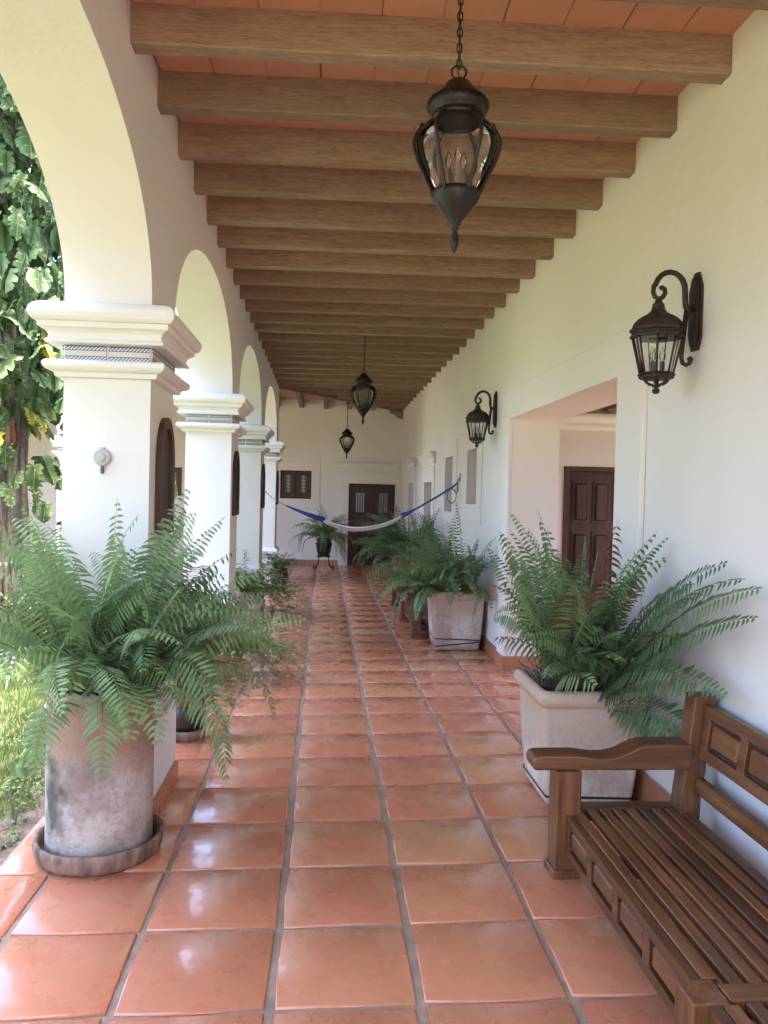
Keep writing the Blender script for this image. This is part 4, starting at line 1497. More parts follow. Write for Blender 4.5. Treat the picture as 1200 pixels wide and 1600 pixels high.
ex_left = [(-1.85, 0.60, 0.58, 3.2, 0.0, 0.16), (-1.30, 0.78, 0.68, 3.5, 0.2, 0.18), (-0.62, 0.70, 0.95, 2.9, 0.1, 0.2), (-0.20, 0.85, 0.95, 2.5, 0.0, 0.2),
           (0.05, 0.95, 1.05, 2.2, 0.2, 0.2), (-1.1, 1.0, 0.66, 3.0, 0.0, 0.16), (-0.35, 1.1, 1.1, 1.9, 0.3, 0.2), (-1.5, 1.15, 0.85, 2.6, 0.2, 0.1)]
make_fern('big green fern spilling over the tall round pot, front left', (-1.10, 4.07, fz(-1.1) + 0.78), 0.20, 175, (0.55, 1.16), 21, ('fern_a', 'fern_a', 'fern_a', 'fern_b'), free_left, (0.75, 1.52), (0.8, 2.2), None, 220, ex_left, 0.100, 0.0165, 0.0265, (0.18, 0.40))
ex_right = [(-1.40, 0.82, 1.66, 0.62, 0.9, 0.20), (-1.36, 1.0, 1.50, 0.7, 1.0, 0.18), (-1.42, 0.62, 1.30, 0.8, 1.0, 0.20), (-1.25, 1.15, 1.20, 0.9, 0.8, 0.12), (-1.22, 0.20, 0.85, 0.9, 0.5, 0.22),
            (-1.28, 0.42, 1.0, 1.2, 0.8, 0.2), (-1.5, 0.75, 1.2, 1.0, 0.8, 0.2), (-1.38, 1.25, 1.15, 0.6, 0.9, 0.1), (-1.44, 0.70, 1.62, 0.5, 0.8, 0.22), (-1.38, 0.92, 1.60, 0.75, 0.6, 0.16)]
make_fern('dark green fern in the pale square planter by the bench', (1.600, 4.74, 0.60), 0.24, 84, (0.65, 1.25), 5, ('fern_b', 'fern_b', 'fern_a'), free_right, (0.85, 1.53), (0.4, 1.7), (-1.4, 0.9, 0.45), 240, ex_right, 0.105, 0.023, 0.032, (0.22, 0.42))
make_fern('fern in the pinkish strapped planter beyond the doorway', (1.600, 9.33, 0.62), 0.24, 100, (0.75, 1.3), 8, ('fern_b', 'fern_b', 'fern_a'), free, (0.6, 1.5), (0.7, 2.4), (-2.4, 1.2, 0.35), 60, (), 0.10, 0.022, 0.034)
make_fern('fern over the farthest planter, under the hammock rope', (1.52, 13.2, 0.62), 0.24, 95, (0.9, 1.35), 9, ('fern_b',), free, (0.75, 1.5), (0.9, 2.8), (PI, 1.2, 0.25), 30, (), 0.10, 0.022, 0.036)

# fern in an iron stand at the far end
t = thing('plant_stand', 'dark pot in a scrolled iron stand before the end wall', 'plant stand', (0.03, 18.9, 0.012))
for i in range(4):
    a = PI / 4 + PI / 2 * i
    ca, sa = math.cos(a), math.sin(a)
    pts = [(r * ca, r * sa, z) for (r, z) in ((0.19, 0.62), (0.20, 0.42), (0.16, 0.26), (0.19, 0.12), (0.26, 0.03), (0.31, 0.012), (0.34, 0.05), (0.32, 0.085))]
    MB().tube(pts, 0.012, 6).build('leg', M['iron'], t)
MB().torus((0, 0, 0.30), 0.16, 0.012, 'z', 24, 6).build('ring', M['iron'], t)
MB().torus((0, 0, 0.60), 0.205, 0.012, 'z', 24, 6).build('ring', M['iron'], t)
t2 = thing('round_pot', 'dark round pot held in the iron stand', 'plant pot', (0.03, 18.9, 0.332))
MB().lathe([(0.0, 0.0), (0.10, 0.0), (0.165, 0.10), (0.185, 0.22), (0.18, 0.36), (0.195, 0.40), (0.18, 0.41), (0.165, 0.38)], 28).build('body', M['glazed'], t2)
MB().lathe([(0.17, 0.35), (0.0, 0.37)], 20).build('soil', M['soil'], t2)
make_fern('hanging fern on the iron stand before the end wall', (0.03, 18.9, 0.71), 0.13, 60, (0.7, 1.1), 31, ('fern_b',), free, (0.4, 1.5), (1.6, 3.2), None, 20, (), 0.09, 0.02, 0.034)

# ------------------------------------------------------------------ small pots on the garden side
t = thing('glazed_pot', 'small dark glazed pot with clay rim beside the second arch', 'plant pot', (-0.985, 5.92, fz(-1) + 0.012))
MB().lathe([(0.0, 0.05), (0.085, 0.05), (0.135, 0.11), (0.150, 0.17), (0.140, 0.235), (0.128, 0.262)], 32).build('body', M['glazed'], t)
MB().lathe([(0.128, 0.262), (0.158, 0.292), (0.170, 0.318), (0.168, 0.334), (0.152, 0.336), (0.142, 0.318), (0.138, 0.30)], 32).build('rim', M['clay'], t)
MB().lathe([(0.0, 0.0), (0.135, 0.0), (0.148, 0.05), (0.146, 0.078), (0.13, 0.078), (0.122, 0.03), (0.0, 0.028)], 32).build('dish', M['saucer'], t)
MB().lathe([(0.139, 0.302), (0.0, 0.308)], 20).build('soil', M['soil'], t)
rng = random.Random(4)
mb = MB()
for i in range(70):
    a, r = rng.uniform(0, 2 * PI), 0.125 * math.sqrt(rng.random())
    s = rng.uniform(0.006, 0.013)
    x, y = r * math.cos(a), r * math.sin(a)
    mb.bbox(x - s, x + s, y - s * 0.7, y + s * 0.7, 0.304, 0.304 + s, s * 0.35)
o = mb.build('pebbles', M['pebble'], t)
o['kind'] = 'stuff'

def leafy_plant(name, label, loc, n, rad, h, seed, mat, leaf=0.022, trail=0, keep=free, group=None, flowers=0, cat='plant'):
    """bushy little plant: thin stems with many small oval leaves"""
    t = thing(name, label, cat, loc, 0, group)
    rng = random.Random(seed)
    st, lf, fl = MB(), MB(), MB()
    L0 = Vector(loc)
    for i in range(n + trail):
        az = rng.uniform(0, 2 * PI)
        tr = i >= n
        el = rng.uniform(0.5, 1.5) if not tr else rng.uniform(0.1, 0.7)
        if tr:
            az = rng.gauss(-0.4, 0.7)
        L = rng.uniform(0.5, 1.0) * (h if not tr else rad * 2.0)
        p = Vector((rad * 0.25 * math.cos(az), rad * 0.25 * math.sin(az), 0))
        ps = [p.copy()]
        for k_ in range(12):
            d = Vector((math.cos(az) * math.cos(el), math.sin(az) * math.cos(el), math.sin(el)))
            p = p + d * L / 12
            if keep and not keep(p + L0):
                break
            ps.append(p.copy())
            el -= rng.uniform(0.0, 0.25 if tr else 0.16)
            az += rng.gauss(0, 0.16)
            for q in range(3):
                la = rng.uniform(0, 2 * PI)
                dirl = Vector((math.cos(la), math.sin(la), rng.uniform(-0.3, 0.6))).normalized()
                up = Vector((rng.uniform(-.5, .5), rng.uniform(-.5, .5), 1)).normalized()
                w_ = dirl.cross(up).normalized()
                s = leaf * rng.uniform(0.6, 1.25)
                b = len(lf.v)
                q0 = p + dirl * s * 0.3
                lf.v += [tuple(q0), tuple(q0 + dirl * s * 0.55 + w_ * s * 0.42), tuple(q0 + dirl * s * 1.3), tuple(q0 + dirl * s * 0.55 - w_ * s * 0.42)]
                lf.face([b, b + 1, b + 2, b + 3])
        if len(ps) > 2:
            st.tube([tuple(q) for q in ps], 0.0018, 3, False, False)
            if flowers and rng.random() < flowers:
                q = ps[-1]
                fl.lathe([(0.0, q.z - 0.004), (0.007, q.z), (0.005, q.z + 0.005), (0.0, q.z + 0.006)], 6, q.x, q.y)
    s_ = st.build('stems', M['stem'], t, fix=False)
    s_['kind'] = 'stuff'
    l_ = lf.build('leaves', M[mat], t, fix=False)
    l_['kind'] = 'stuff'
    if fl.v:
        f_ = fl.build('flowers', M['flower'], t)
        f_['kind'] = 'stuff'
    return t
leafy_plant('leafy_plant', 'light green sprigs in the small dark glazed pot', (-0.985, 5.92, 0.30), 55, 0.22, 0.52, 3, 'light_leaf', 0.026, 8)
t = thing('clay_bowl', 'low terracotta bowl of trailing greenery in front of the second column', 'plant pot', (-0.98, 7.72, fz(-1) + 0.012))
MB().lathe([(0.0, 0.0), (0.14, 0.0), (0.185, 0.10), (0.225, 0.22), (0.24, 0.27), (0.235, 0.295), (0.215, 0.295), (0.205, 0.25)], 32).build('body', M['clay'], t)
MB().lathe([(0.207, 0.255), (0.0, 0.27)], 20).build('soil', M['soil'], t)
leafy_plant('leafy_plant', 'trailing plant with tiny white flowers in the terracotta bowl', (-0.98, 7.72, 0.27), 70, 0.5, 0.6, 6, 'light_leaf', 0.034, 40, free, None, 0.5)
leafy_plant('shrub', 'light green feathery bush on the garden edge behind the big fern', (-1.75, 6.9, -0.19), 230, 0.6, 1.1, 7, 'light_leaf', 0.036, 0, free, None, 0.0, 'shrub')
square_pot('narrow square clay pot at the foot of the third column', (-1.02, 11.62, fz(-1) + 0.012), M['pot_square2'], False, 0.56)
o = thing('saucer', 'small round clay saucer on the floor near the third column', 'saucer', (-0.93, 11.05, fz(-1) + 0.012))
MB().lathe([(0.0, 0.0), (0.13, 0.0), (0.15, 0.06), (0.14, 0.065), (0.125, 0.02), (0.0, 0.018)], 28).build('dish', M['clay'], o)
leafy_plant('leafy_plant', 'flowering trailing plant in the narrow pot by the third column', (-1.02, 11.62, 0.36), 70, 0.5, 0.75, 9, 'light_leaf', 0.042, 40, free, None, 0.5)
t = thing('glazed_pot', 'dark pot at the foot of the farthest column', 'plant pot', (-0.84, 15.45, fz(-1) + 0.012))
MB().lathe([(0.0, 0.0), (0.12, 0.0), (0.17, 0.12), (0.18, 0.25), (0.16, 0.32), (0.185, 0.35), (0.15, 0.35)], 24).build('body', M['glazed'], t)
MB().lathe([(0.16, 0.33), (0.0, 0.34)], 20).build('soil', M['soil'], t)
leafy_plant('leafy_plant', 'dark shrubby plant in the pot by the farthest column', (-0.84, 15.45, 0.34), 45, 0.2, 0.42, 12, 'dark_leaf', 0.035, 0)

# ------------------------------------------------------------------ fitting on the first column
t = thing('wall_fitting', 'round grey disc fitting with a short lever on the nearest column', 'wall fitting', (-1.21, CY0, 2.01))
mb = MB()
b = len(mb.v)
for (r, y) in ((0.046, -0.001), (0.047, -0.016), (0.040, -0.022), (0.022, -0.024), (0.021, -0.031), (0.012, -0.034), (0.0, -0.034)):
    for i in range(28):
        a = 2 * PI * i / 28
        mb.v.append((r * math.cos(a), y, r * math.sin(a)))
for k_ in range(6):
    for i in range(28):
        j = (i + 1) % 28
        mb.face([k_ * 28 + i, k_ * 28 + j, k_ * 28 + 28 + j, k_ * 28 + 28 + i])
mb.build('disc', M['grey_metal'], t)
MB().bbox(-0.008, 0.008, -0.018, -0.001, -0.088, -0.042, 0.003).build('lever', M['candle'], t)
MB().bbox(-0.014, 0.014, -0.014, -0.001, 0.044, 0.056, 0.003).build('bracket', M['grey_metal'], t)

# ------------------------------------------------------------------ hammock
pts = [(-0.947, 12.394, 1.877), (-0.801, 12.335, 1.741), (-0.577, 12.242, 1.628), (-0.246, 12.106, 1.491), (0.0, 12.004, 1.412), (0.243, 11.904, 1.343), (0.529, 11.786, 1.312), (0.90, 11.633, 1.388), (1.189, 11.514, 1.545), (1.305, 11.466, 1.61), (1.613, 11.339, 1.806), (1.838, 11.246, 1.959), (1.925, 11.21, 2.045)]
P_ = [Vector(p) for p in pts]
ham = thing('hammock', 'blue roped hammock with white and purple striped cloth, slung across the walkway', 'hammock', P_[4])
H0 = P_[4]
loc_ = [p - H0 for p in P_]
M['blue'] = simple('blue_cord', (0.045, 0.075, 0.33), 0.8, 0.3, 30, 0.3)
M['cord'] = simple('pale_cord', (0.35, 0.33, 0.30), 0.8, 0.3, 30, 0.2)
mt, nt, bs = new_mat('striped_cloth')
uv = nt.nodes.new('ShaderNodeUVMap')
sp = nt.nodes.new('ShaderNodeSeparateXYZ')
nt.links.new(uv.outputs[0], sp.inputs[0])
mu = nd(nt, 'ShaderNodeMath', operation='MULTIPLY')
mu.inputs[1].default_value = 5.0
nt.links.new(sp.outputs['Y'], mu.inputs[0])
fr = nd(nt, 'ShaderNodeMath', operation='FRACT')
nt.links.new(mu.outputs[0], fr.inputs[0])
nt.links.new(ramp(nt, fr.outputs[0], [(0.0, (0.62, 0.60, 0.62)), (0.42, (0.62, 0.60, 0.62)), (0.46, (0.20, 0.13, 0.24)), (0.70, (0.20, 0.13, 0.24)), (0.74, (0.62, 0.60, 0.62))]), bs.inputs['Base Color'])
bs.inputs['Roughness'].default_value = 0.9
M['cloth'] = mt
bed = loc_[4:9]
def interp(ps, s):
    x = s * (len(ps) - 1)
    k_ = min(int(x), len(ps) - 2)
    # catmull-rom
    p0, p1, p2, p3 = ps[max(k_ - 1, 0)], ps[k_], ps[k_ + 1], ps[min(k_ + 2, len(ps) - 1)]
    u = x - k_
    return 0.5 * ((2 * p1) + (p2 - p0) * u + (2 * p0 - 5 * p1 + 4 * p2 - p3) * u * u + (3 * p1 - p0 - 3 * p2 + p3) * u ** 3)
mb = MB()
mb.uv = []
NS, NR = 28, 14
for i in range(NS + 1):
    s = i / NS
    c_ = interp(bed, s)
    r = 0.020 + 0.042 * math.sin(PI * s) ** 0.7
    for j in range(NR + 1):
        a = PI * (0.06 + 0.88 * j / NR) + PI
        wob = 1 + 0.10 * math.sin(7 * a + 5 * s)
        mb.v.append((c_.x, c_.y + r * 1.15 * math.cos(a) * wob, c_.z + r * 1.25 * (math.sin(a) * wob + 0.55)))
        mb.uv.append((s * 6, j / NR))
for i in range(NS):
    for j in range(NR):
        a = i * (NR + 1) + j
        mb.face([a, a + NR + 1, a + NR + 2, a + 1], True)
o = mb.build('cloth', M['cloth'], ham, fix=False)
md = o.modifiers.new('thick', 'SOLIDIFY')
md.thickness = 0.006
for (tip, root_, nm) in ((loc_[2], loc_[4] + Vector((0.03, 0, 0.01)), 'blue_cords'), (loc_[9] + Vector((0.06, 0, 0.04)), loc_[8] - Vector((0.05, 0, 0.02)), 'blue_cords')):
    m_ = MB()
    for q in range(9):
        off = Vector((0, 0.042 * math.cos(q * 0.7), 0.040 * math.sin(q * 0.7)))
        mid_ = tip.lerp(root_, 0.5) + off * 0.55 + Vector((0, 0, -0.012))
        m_.tube([tuple(tip + off * 0.08), tuple(mid_), tuple(root_ + off)], 0.0075, 5)
    m_.build(nm, M['blue'], ham)
MB().tube([tuple(p) for p in loc_[9:13]], [0.014, 0.015, 0.015, 0.010], 8).build('blue_cords', M['blue'], ham)
MB().tube([tuple(p) for p in loc_[0:3]], 0.006, 6).build('rope', M['cord'], ham)
lp = Vector(loc_[11]) + Vector((0.0, 0, -0.12))
MB().torus(tuple(lp), 0.085, 0.006, 'y', 22, 5, 0.75, 1.2).build('rope_loop', M['iron'], ham)
hk = thing('wall_hook', 'iron hook on the right wall holding the blue hammock rope', 'hook', (XR, 11.2, 2.05))
MB().tube([(-0.003, 0, 0.05), (-0.03, 0, 0.03), (-0.035, 0, -0.03), (-0.03, 0, -0.13), (-0.05, 0, -0.17), (-0.075, 0, -0.15), (-0.07, 0, -0.12)], 0.008, 6).build('hook', M['iron'], hk)
MB().lathe([(0.0, 0)], 3) if False else None
MB().bbox(-0.008, -0.001, -0.02, 0.02, 0.0, 0.12, 0.002).build('plate', M['iron'], hk)
hk2 = thing('wall_hook', 'iron eye on the third column holding the pale hammock rope', 'hook', (XL, 12.40, 1.88))
MB().torus((0.022, 0, 0), 0.018, 0.005, 'y', 16, 5).build('eye', M['iron'], hk2)

# ------------------------------------------------------------------ garden: tree with climbing vine
TX, TY = -4.08, 9.65
tree = thing('tree', 'large old tree behind the nearest column, trunk wrapped in leafy vine', 'tree', (TX, TY, -0.2))
rng = random.Random(17)
mb = MB()
pr = []
for k_ in range(16):
    z = 8.2 * k_ / 15
    pr.append((0.47 - 0.012 * z + (0.25 * math.exp(-z * 2.5)), z))
mb.lathe(pr, 28)
mb.v = [(x * (1 + 0.05 * math.sin(5 * math.atan2(y, x) + z * 0.6) + rng.uniform(-.02, .02)), y * (1 + 0.05 * math.sin(5 * math.atan2(y, x) + z * 0.6)) + rng.uniform(-.01, .01), z) for (x, y, z) in mb.v]
mb.build('trunk', M['bark'], tree)
for i in range(7):
    a = 2 * PI * i / 7 + 0.3
    e0 = 0.9
    p = Vector((0, 0, 7.6))
    ps = [p.copy()]
    for k_ in range(7):
        p = p + Vector((math.cos(a) * math.cos(e0), math.sin(a) * math.cos(e0), math.sin(e0))) * 0.6
        e0 -= 0.06
        a += rng.uniform(-.2, .2)
        ps.append(p.copy())
    MB().tube([tuple(q) for q in ps], [0.24 - 0.027 * q for q in range(8)], 8).build('limb', M['bark'], tree)
def scatter_leaves(n, center, radii, size, seed, squash=0.6):
    rng = random.Random(seed)
    mb = MB()
    clumps = [(Vector((rng.gauss(0, 0.45) * radii[0], rng.gauss(0, 0.45) * radii[1], rng.gauss(0, 0.4) * radii[2])), rng.uniform(0.5, 1.1)) for _ in range(46)]
    for i in range(n):
        c_, r_ = rng.choice(clumps)
        d = Vector((rng.gauss(0, 1), rng.gauss(0, 1), rng.gauss(0, squash)))
        p = Vector(center) + c_ + d * r_ * 0.45
        dirl = Vector((rng.gauss(0, 1), rng.gauss(0, 1), rng.gauss(-0.4, 0.6))).normalized()
        up = Vector((rng.gauss(0, .5), rng.gauss(0, .5), 1)).normalized()
        w_ = dirl.cross(up)
        if w_.length < 1e-3:
            continue
        w_.normalize()
        s = size * rng.uniform(0.6, 1.3)
        b = len(mb.v)
        mb.v += [tuple(p), tuple(p + dirl * s * .5 + w_ * s * .3), tuple(p + dirl * s), tuple(p + dirl * s * .5 - w_ * s * .3)]
        mb.face([b, b + 1, b + 2, b + 3])
    return mb
o = scatter_leaves(5200, (0.0, 0.4, 10.6), (3.4, 3.4, 1.5), 0.20, 2).build('crown', M['dark_leaf'], tree, fix=False)
o['kind'] = 'stuff'

def split_leaf(seed, length=1.0, wide=0.62, cut=0.35, nv=7):
    """big climbing-arum leaf: heart base, midrib, edges cut into lobes, folded and drooping; length along +x, normal +z"""
    rng = random.Random(seed)
    mb = MB()
    mb.uv = []
    half = []
    for i in range(nv + 1):
        s = i / nv
        w_ = wide * 0.5 * (math.sin(PI * (0.10 + 0.90 * s)) ** 0.75)
        half.append((s, w_))
    def zf(s, y):
        return -0.38 * s * s * length - abs(y) * 0.25 + 0.03 * math.sin(9 * s + seed)
    def add(x, y):
        mb.v.append((x * length, y * length, zf(x, y) + 0.12 * x))
        mb.uv.append((y / wide * 2, x))
        return len(mb.v) - 1
    mid = [add(s, 0) for (s, _) in half]
    for sg in (-1, 1):
        # basal lobe
        e = add(-0.12, sg * wide * 0.26)
        f = add(0.02, sg * wide * 0.42)
        prev_in = f
        mb.face([mid[0], e, f], True)
        for i in range(nv):
            s0, w0 = half[i]
            s1, w1 = half[i + 1]
            c0 = rng.random() < cut
            r = rng.uniform(0.35, 0.6) if c0 else rng.uniform(0.9, 1.0)
            if i == nv - 1:
                mb.face([mid[i], prev_in, mid[i + 1]], True)
                break
            o0 = add(s0 + (s1 - s0) * 0.62 + 0.05, sg * (w0 * 0.45 + w1 * 0.55) * rng.uniform(0.97, 1.05))
            n0 = add(s1 + 0.01, sg * w1 * r)
            mb.face([mid[i], prev_in, o0, mid[i + 1]], True)
            mb.face([mid[i + 1], o0, n0], True)
            prev_in = n0
    return mb
vine_meshes = [split_leaf(s, 1.0, random.Random(s).uniform(0.55, 0.78), 0.15 if s < 3 else 0.55, 7).mesh('leaf', M['vine'], fix=False) for s in range(7)]
yel = split_leaf(40, 1.0, 0.6, 0.5).mesh('leaf', M['yellow_leaf'], fix=False)
ded = split_leaf(41, 1.0, 0.4, 0.2).mesh('leaf', M['dead_leaf'], fix=False)
vine = thing('climbing_vine', 'variegated climbing vine with large split leaves covering the tree trunk', 'vine', (TX, TY, -0.2))
rng = random.Random(23)
def place_leaf(me, parent, p, az, pitch, size, roll=0.0, name='leaf'):
    """leaf tip points along azimuth az, pitched down by pitch"""
    o = inst(name, me, parent, p)
    o.rotation_mode = 'XYZ'
    o.rotation_euler = (roll, pitch, az)
    o.scale = (size, size, size)
    return o
def vine_spot(i):
    while True:
        x, y = rng.uniform(0.05, 1.25), rng.uniform(-1.05, 0.35)
        z = rng.uniform(3.3, 8.0) if rng.random() < 0.86 else rng.uniform(1.5, 3.3)
        r = math.hypot(x, y)
        if r < 0.52 or r > (1.30 if z > 3.4 else 0.95):
            continue
        return x, y, z
for i in range(290):
    x, y, z = vine_spot(i)
    a = math.atan2(y, x)
    me = rng.choice(vine_meshes)
    if rng.random() < 0.03:
        me = yel
    place_leaf(me, vine, (x, y, z), a * 0.6 - 0.5 + rng.gauss(0, 0.7), rng.uniform(0.45, 1.45), rng.uniform(0.20, 0.44), rng.gauss(0, 0.5))
# the darker leaves further in and behind, one mass
rest = MB()
rest.uv = []
for i in range(900):
    a = rng.uniform(-1.5, 2.2)
    r = rng.uniform(0.5, 1.25)
    z = rng.uniform(2.9, 8.2)
    src = rng.choice(vine_meshes)
    Mx = Matrix.Translation((r * math.cos(a), r * math.sin(a), z)) @ Matrix.Rotation(rng.uniform(0, 6.28), 4, 'Z') @ Matrix.Rotation(rng.uniform(0.4, 1.4), 4, 'Y') @ Matrix.Scale(rng.uniform(0.16, 0.38), 4)
    b = len(rest.v)
    rest.v += [tuple(Mx @ q.co) for q in src.vertices]
    rest.uv += [(0.5, 0.5)] * len(src.vertices)
    for pl in src.polygons:
        rest.face([b + q for q in pl.vertices], True)
o = rest.build('inner_leaves', M['vine'], vine, fix=False)
o['kind'] = 'stuff'
for i, (dx, dz) in enumerate(((0.62, 2.82), (0.70, 2.75), (0.60, 2.66), (0.74, 2.9))):
    place_leaf(yel, vine, (dx + 0.1, -0.4 + 0.1 * i, dz + 0.1), -0.8 + i * 0.3, 0.9, 0.22)
place_leaf(ded, vine, (0.55, -0.35, 2.75), -0.6, 1.45, 0.34)
place_leaf(ded, vine, (0.52, -0.40, 2.70), -0.9, 1.5, 0.30)
for i in range(9):
    a = -1.7 + 0.28 * i
    ps = []
    aa = a
    for k_ in range(22):
        z = 0.1 + 6.8 * k_ / 21
        aa += rng.uniform(-.09, .09)
        r = 0.52 - 0.012 * z + 0.25 * math.exp(-z * 2.5) + rng.uniform(0.0, 0.035)
        ps.append((r * math.cos(aa), r * math.sin(aa), z))
    MB().tube(ps, rng.uniform(0.018, 0.042), 6).build('aerial_root', M['root'], vine)

# philodendrons and other garden plants
def cut_leaf(seed, lobes=7):
    rng = random.Random(seed)
    mb = MB()
    mb.uv = []
    def add(x, y, z):
        mb.v.append((x, y, z))
        mb.uv.append((y * 2, x))
        return len(mb.v) - 1
    def zz(x, y):
        return 0.15 * x - 0.45 * x * x - 0.35 * y * y
    n = lobes
    prev = None
    for i in range(n):
        s = i / (n - 1)
        x0 = 0.06 + 0.80 * s
        ln = (0.50 * math.sin(PI * (0.22 + 0.72 * s)) + 0.06)
        ang = 1.55 - 1.05 * s
        m0 = add(x0 - 0.035, 0, zz(x0, 0))
        m1 = add(x0 + 0.045, 0, zz(x0, 0))
        if prev is not None:
            mb.face([prev, m0, m0], True) if False else None
        for sg in (-1, 1):
            L = ln * rng.uniform(0.85, 1.1)
            dx, dy = math.cos(ang) * L, sg * math.sin(ang) * L
            wv = 0.042
            q1 = add(x0 + dx * .5 - wv * .9, dy * .5, zz(x0 + dx * .5, dy * .5))
            q2 = add(x0 + dx * .5 + wv, dy * .5, zz(x0 + dx * .5, dy * .5) - .01)
            q3 = add(x0 + dx, dy, zz(x0 + dx, dy) - 0.03)
            mb.face([m0, q1, q2, m1], True)
            mb.face([q1, q3, q2], True)
    # midrib blade and tip
    a = [add(0.0, -0.03, 0), add(0.0, 0.03, 0), add(0.9, 0.035, zz(.9, 0)), add(0.9, -0.035, zz(.9, 0)), add(1.12, 0, zz(1.12, 0))]
    mb.face([a[0], a[3], a[2], a[1]], True)
    mb.face([a[3], a[4], a[2]], True)
    return mb
philo_meshes = [cut_leaf(s, 7 + s % 2).mesh('leaf', M['philo'], fix=False) for s in range(4)]
def philodendron(label, loc, n, seed, size, h):
    t = thing('philodendron', label, 'plant', loc, 0, 'cut-leaved plants around the tree')
    rng = random.Random(seed)
    st = MB()
    for i in range(n):
        az = rng.uniform(0, 2 * PI)
        el = rng.uniform(0.45, 1.4)
        L = rng.uniform(0.55, 1.0) * h
        p = Vector((0, 0, 0.02))
        ps = [p.copy()]
        for k_ in range(5):
            p = p + Vector((math.cos(az) * math.cos(el), math.sin(az) * math.cos(el), math.sin(el))) * L / 5
            el -= 0.07
            ps.append(p.copy())
        st.tube([tuple(q) for q in ps], 0.008, 4, True, False)
        place_leaf(rng.choice(philo_meshes), t, ps[-1], az + rng.gauss(0, 0.3), rng.uniform(0.0, 0.9), size * rng.uniform(0.75, 1.2), rng.gauss(0, 0.3))
    st.build('leaf_stalks', M['light_leaf'], t, fix=False)
    return t
philodendron('cut-leaved bushy plant growing at the foot of the vine-covered tree', (-3.05, 9.35, -0.19), 46, 3, 0.44, 1.85)
philodendron('taller cut-leaved plant between the tree and the far wing', (-3.55, 10.9, -0.19), 48, 4, 0.50, 2.3)
hang_leaf = thing('leafy_branch', 'drooping light green leaves in the gap between first and second column', 'plant', (-2.42, 11.6, -0.2))
mb = MB()
ps = [(0, 0, 0), (0.03, 0, 0.8), (-0.02, 0, 1.5), (0.05, 0, 2.25), (0.12, 0, 2.42)]
mb.tube(ps, [0.018, 0.014, 0.011, 0.008, 0.004], 6)
mb.build('stem', M['root'], hang_leaf)
lm = split_leaf(60, 1.0, 0.85, 0.0).mesh('leaf', M['light_leaf'], fix=False)
rng = random.Random(8)
for i in range(14):
    place_leaf(lm, hang_leaf, (0.08 + rng.uniform(-.12, .14), rng.uniform(-.15, .15), 2.42 - 0.05 * i), rng.uniform(0, 2 * PI), rng.uniform(0.7, 1.3), rng.uniform(0.2, 0.32), rng.gauss(0, .3))
# young seedling in the soil beside the porch
t = thing('seedling', 'thin young seedling with a few leaves in the soil beside the porch', 'plant', (-1.80, 4.82, -0.19))
MB().tube([(0, 0, 0), (-0.03, 0.0, 0.15), (-0.02, 0, 0.28), (0.03, 0, 0.42)], [0.006, 0.005, 0.004, 0.003], 6).build('stem', M['root'], t)
MB().tube([(0, 0, 0), (0.025, 0.01, 0.14), (0.05, 0.01, 0.30), (0.07, 0, 0.46)], [0.006, 0.005, 0.004, 0.003], 6).build('stem', M['root'], t)
sl = split_leaf(61, 1.0, 0.8, 0.0).mesh('leaf', M['light_leaf'], fix=False)
for (p, az, pt, s) in (((0.03, 0, 0.42), 2.4, 0.8, 0.13), ((0.03, 0, 0.40), -0.8, 0.7, 0.12), ((0.07, 0, 0.46), -1.8, 0.8, 0.11), ((0.06, 0, 0.44), 0.3, 0.5, 0.10), ((-0.02, 0, 0.30), 3.6, 0.5, 0.09)):
    place_leaf(sl, t, p, az, pt, s)

# low weeds on the soil bed
wd = MB()
rng = random.Random(14)
for i in range(1300):
    x, y = -1.62 - abs(rng.gauss(0, 0.42)), rng.uniform(3.6, 9.5)
    if math.sin(x * 9) + math.sin(y * 7.3) + rng.gauss(0, .8) < 0.2:
        continue
    for q in range(3):
        la = rng.uniform(0, 2 * PI)
        s = rng.uniform(0.015, 0.04)
        z = -0.185 + rng.uniform(0.005, 0.05)
        dx, dy = math.cos(la), math.sin(la)
        b = len(wd.v)
        wd.v += [(x, y, z), (x + dx * s * .5 - dy * s * .4, y + dy * s * .5 + dx * s * .4, z + .006), (x + dx * s, y + dy * s, z - .004), (x + dx * s * .5 + dy * s * .4, y + dy * s * .5 - dx * s * .4, z + .006)]
        wd.face([b, b + 1, b + 2, b + 3])
o = wd.build('weeds', M['light_leaf'], None, fix=False)
o['kind'] = 'stuff'
o['label'] = 'small low weeds scattered over the soil strip beside the porch'
dl = MB()
for i in range(260):
    x, y = rng.uniform(-2.5, -1.57), rng.uniform(3.4, 9.0)
    la, s = rng.uniform(0, 2 * PI), rng.uniform(0.02, 0.055)
    dx, dy = math.cos(la), math.sin(la)
    b = len(dl.v)
    z = -0.168
    dl.v += [(x, y, z), (x + dx * s * .5 - dy * s * .3, y + dy * s * .5 + dx * s * .3, z + rng.uniform(0, .012)), (x + dx * s, y + dy * s, z), (x + dx * s * .5 + dy * s * .3, y + dy * s * .5 - dx * s * .3, z + rng.uniform(0, .012))]
    dl.face([b, b + 1, b + 2, b + 3])
o = dl.build('leaf_litter', M['dead_leaf'], None, fix=False)
o['kind'] = 'stuff'
o['label'] = 'dry fallen leaves lying on the soil strip'

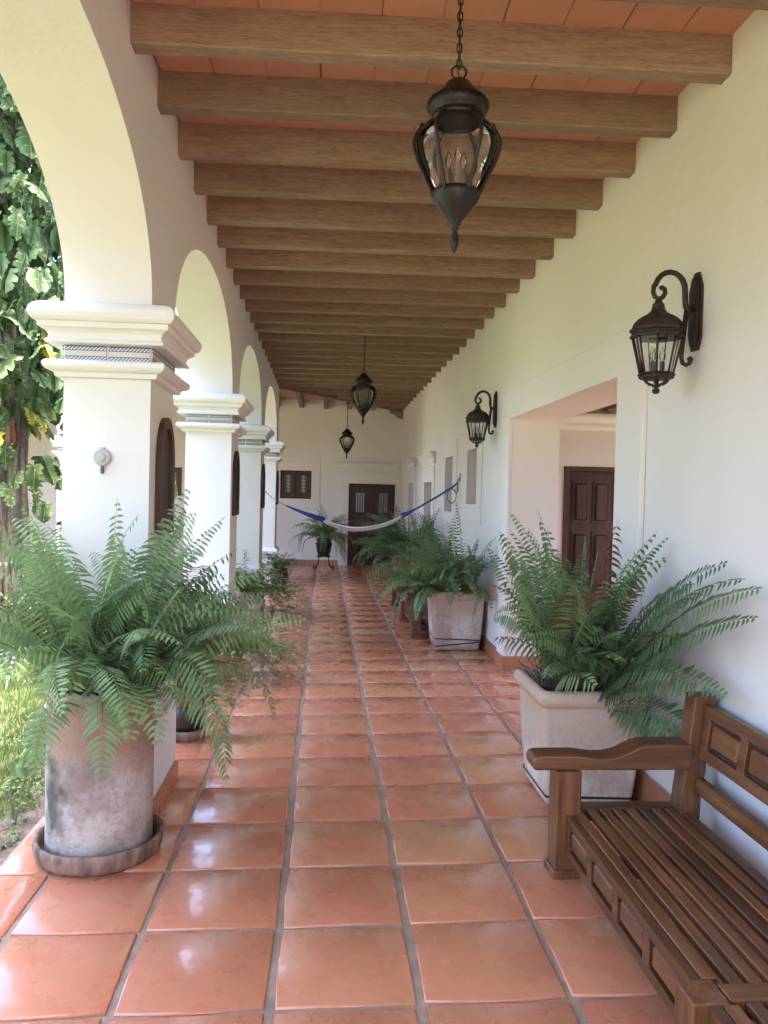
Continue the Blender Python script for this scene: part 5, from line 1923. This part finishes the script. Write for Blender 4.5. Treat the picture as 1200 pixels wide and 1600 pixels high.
# lawn grass
M['grass'] = leaf_mat('grass_blade', (0.09, 0.14, 0.03), (0.17, 0.23, 0.06), 0.5, 0.3, None, 0.8)
gb = MB()
rng = random.Random(77)
gv, gf = [], []
for i in range(85000):
    u = rng.random()
    y = 3.6 + 12.0 * u
    x = -1.72 - abs(rng.gauss(0, 0.25)) - rng.random() ** 1.3 * (3.2 if y < 12 else 4.2)
    if x > (-2.2 if y < 4.9 else -1.88) + 0.10 * math.sin(y * 1.7) + 0.08 and rng.random() < 0.8:
        continue
    if y > 15.6:
        continue
    a = rng.uniform(0, 2 * PI)
    hgt = rng.uniform(0.03, 0.085)
    wv = rng.uniform(0.002, 0.0045) * (1 + y * 0.06)
    dx, dy = math.cos(a), math.sin(a)
    ln = rng.uniform(-.03, .03), rng.uniform(-.03, .03)
    b = len(gv)
    gv += [(x - dx * wv, y - dy * wv, -0.20), (x + dx * wv, y + dy * wv, -0.20), (x + ln[0], y + ln[1], -0.20 + hgt)]
    gf.append((b, b + 1, b + 2))
me = bpy.data.meshes.new('grass')
me.from_pydata(gv, [], gf)
me.materials.append(M['grass'])
o = inst('grass', me)
o['kind'] = 'stuff'
o['label'] = 'bright green lawn grass beyond the columns'

# background greenery beyond the wing and along the garden's far side; second tree is added out of view to screen the sky
for i, (x, y, h_, s, lb) in enumerate(((-13.5, 10, 3.2, 3.0, 'leafy tree on the far left side of the garden'), (-5.2, -0.9, 4.6, 4.5, 'unseen spreading tree left of the camera, added to shade the column fronts'), (-7.0, 25.5, 4.2, 3.0, 'tree behind the far wing'), (-16.5, 5.0, 3.4, 3.4, 'broad tree at the far edge of the lawn'), (-15.5, 15.0, 3.8, 3.2, 'tree beyond the end of the far wing'))):
    t = thing('tree', lb, 'tree', (x, y, -0.2))
    MB().tube([(0, 0, 0), (0.1, 0.05, h_ * 0.5), (-0.05, 0.1, h_)], [0.24, 0.18, 0.13], 9).build('trunk', M['bark'], t)
    for k_ in range(4):
        a = k_ * 1.6 + i
        MB().tube([(0, 0, h_ * 0.8), (math.cos(a) * 0.8, math.sin(a) * 0.8, h_ + 0.6), (math.cos(a) * 1.5, math.sin(a) * 1.5, h_ + 1.3)], [0.11, 0.08, 0.04], 7).build('limb', M['bark'], t)
    o = scatter_leaves(13000 if i == 1 else 2600, (0, 0, h_ + 1.4), (s, s, s * 0.42 if i == 1 else s * 0.6), 0.30, 50 + i).build('crown', M['dark_leaf'], t, fix=False)  # the added tree gets a dense flat crown that keeps high sky off the columns
    o['kind'] = 'stuff'
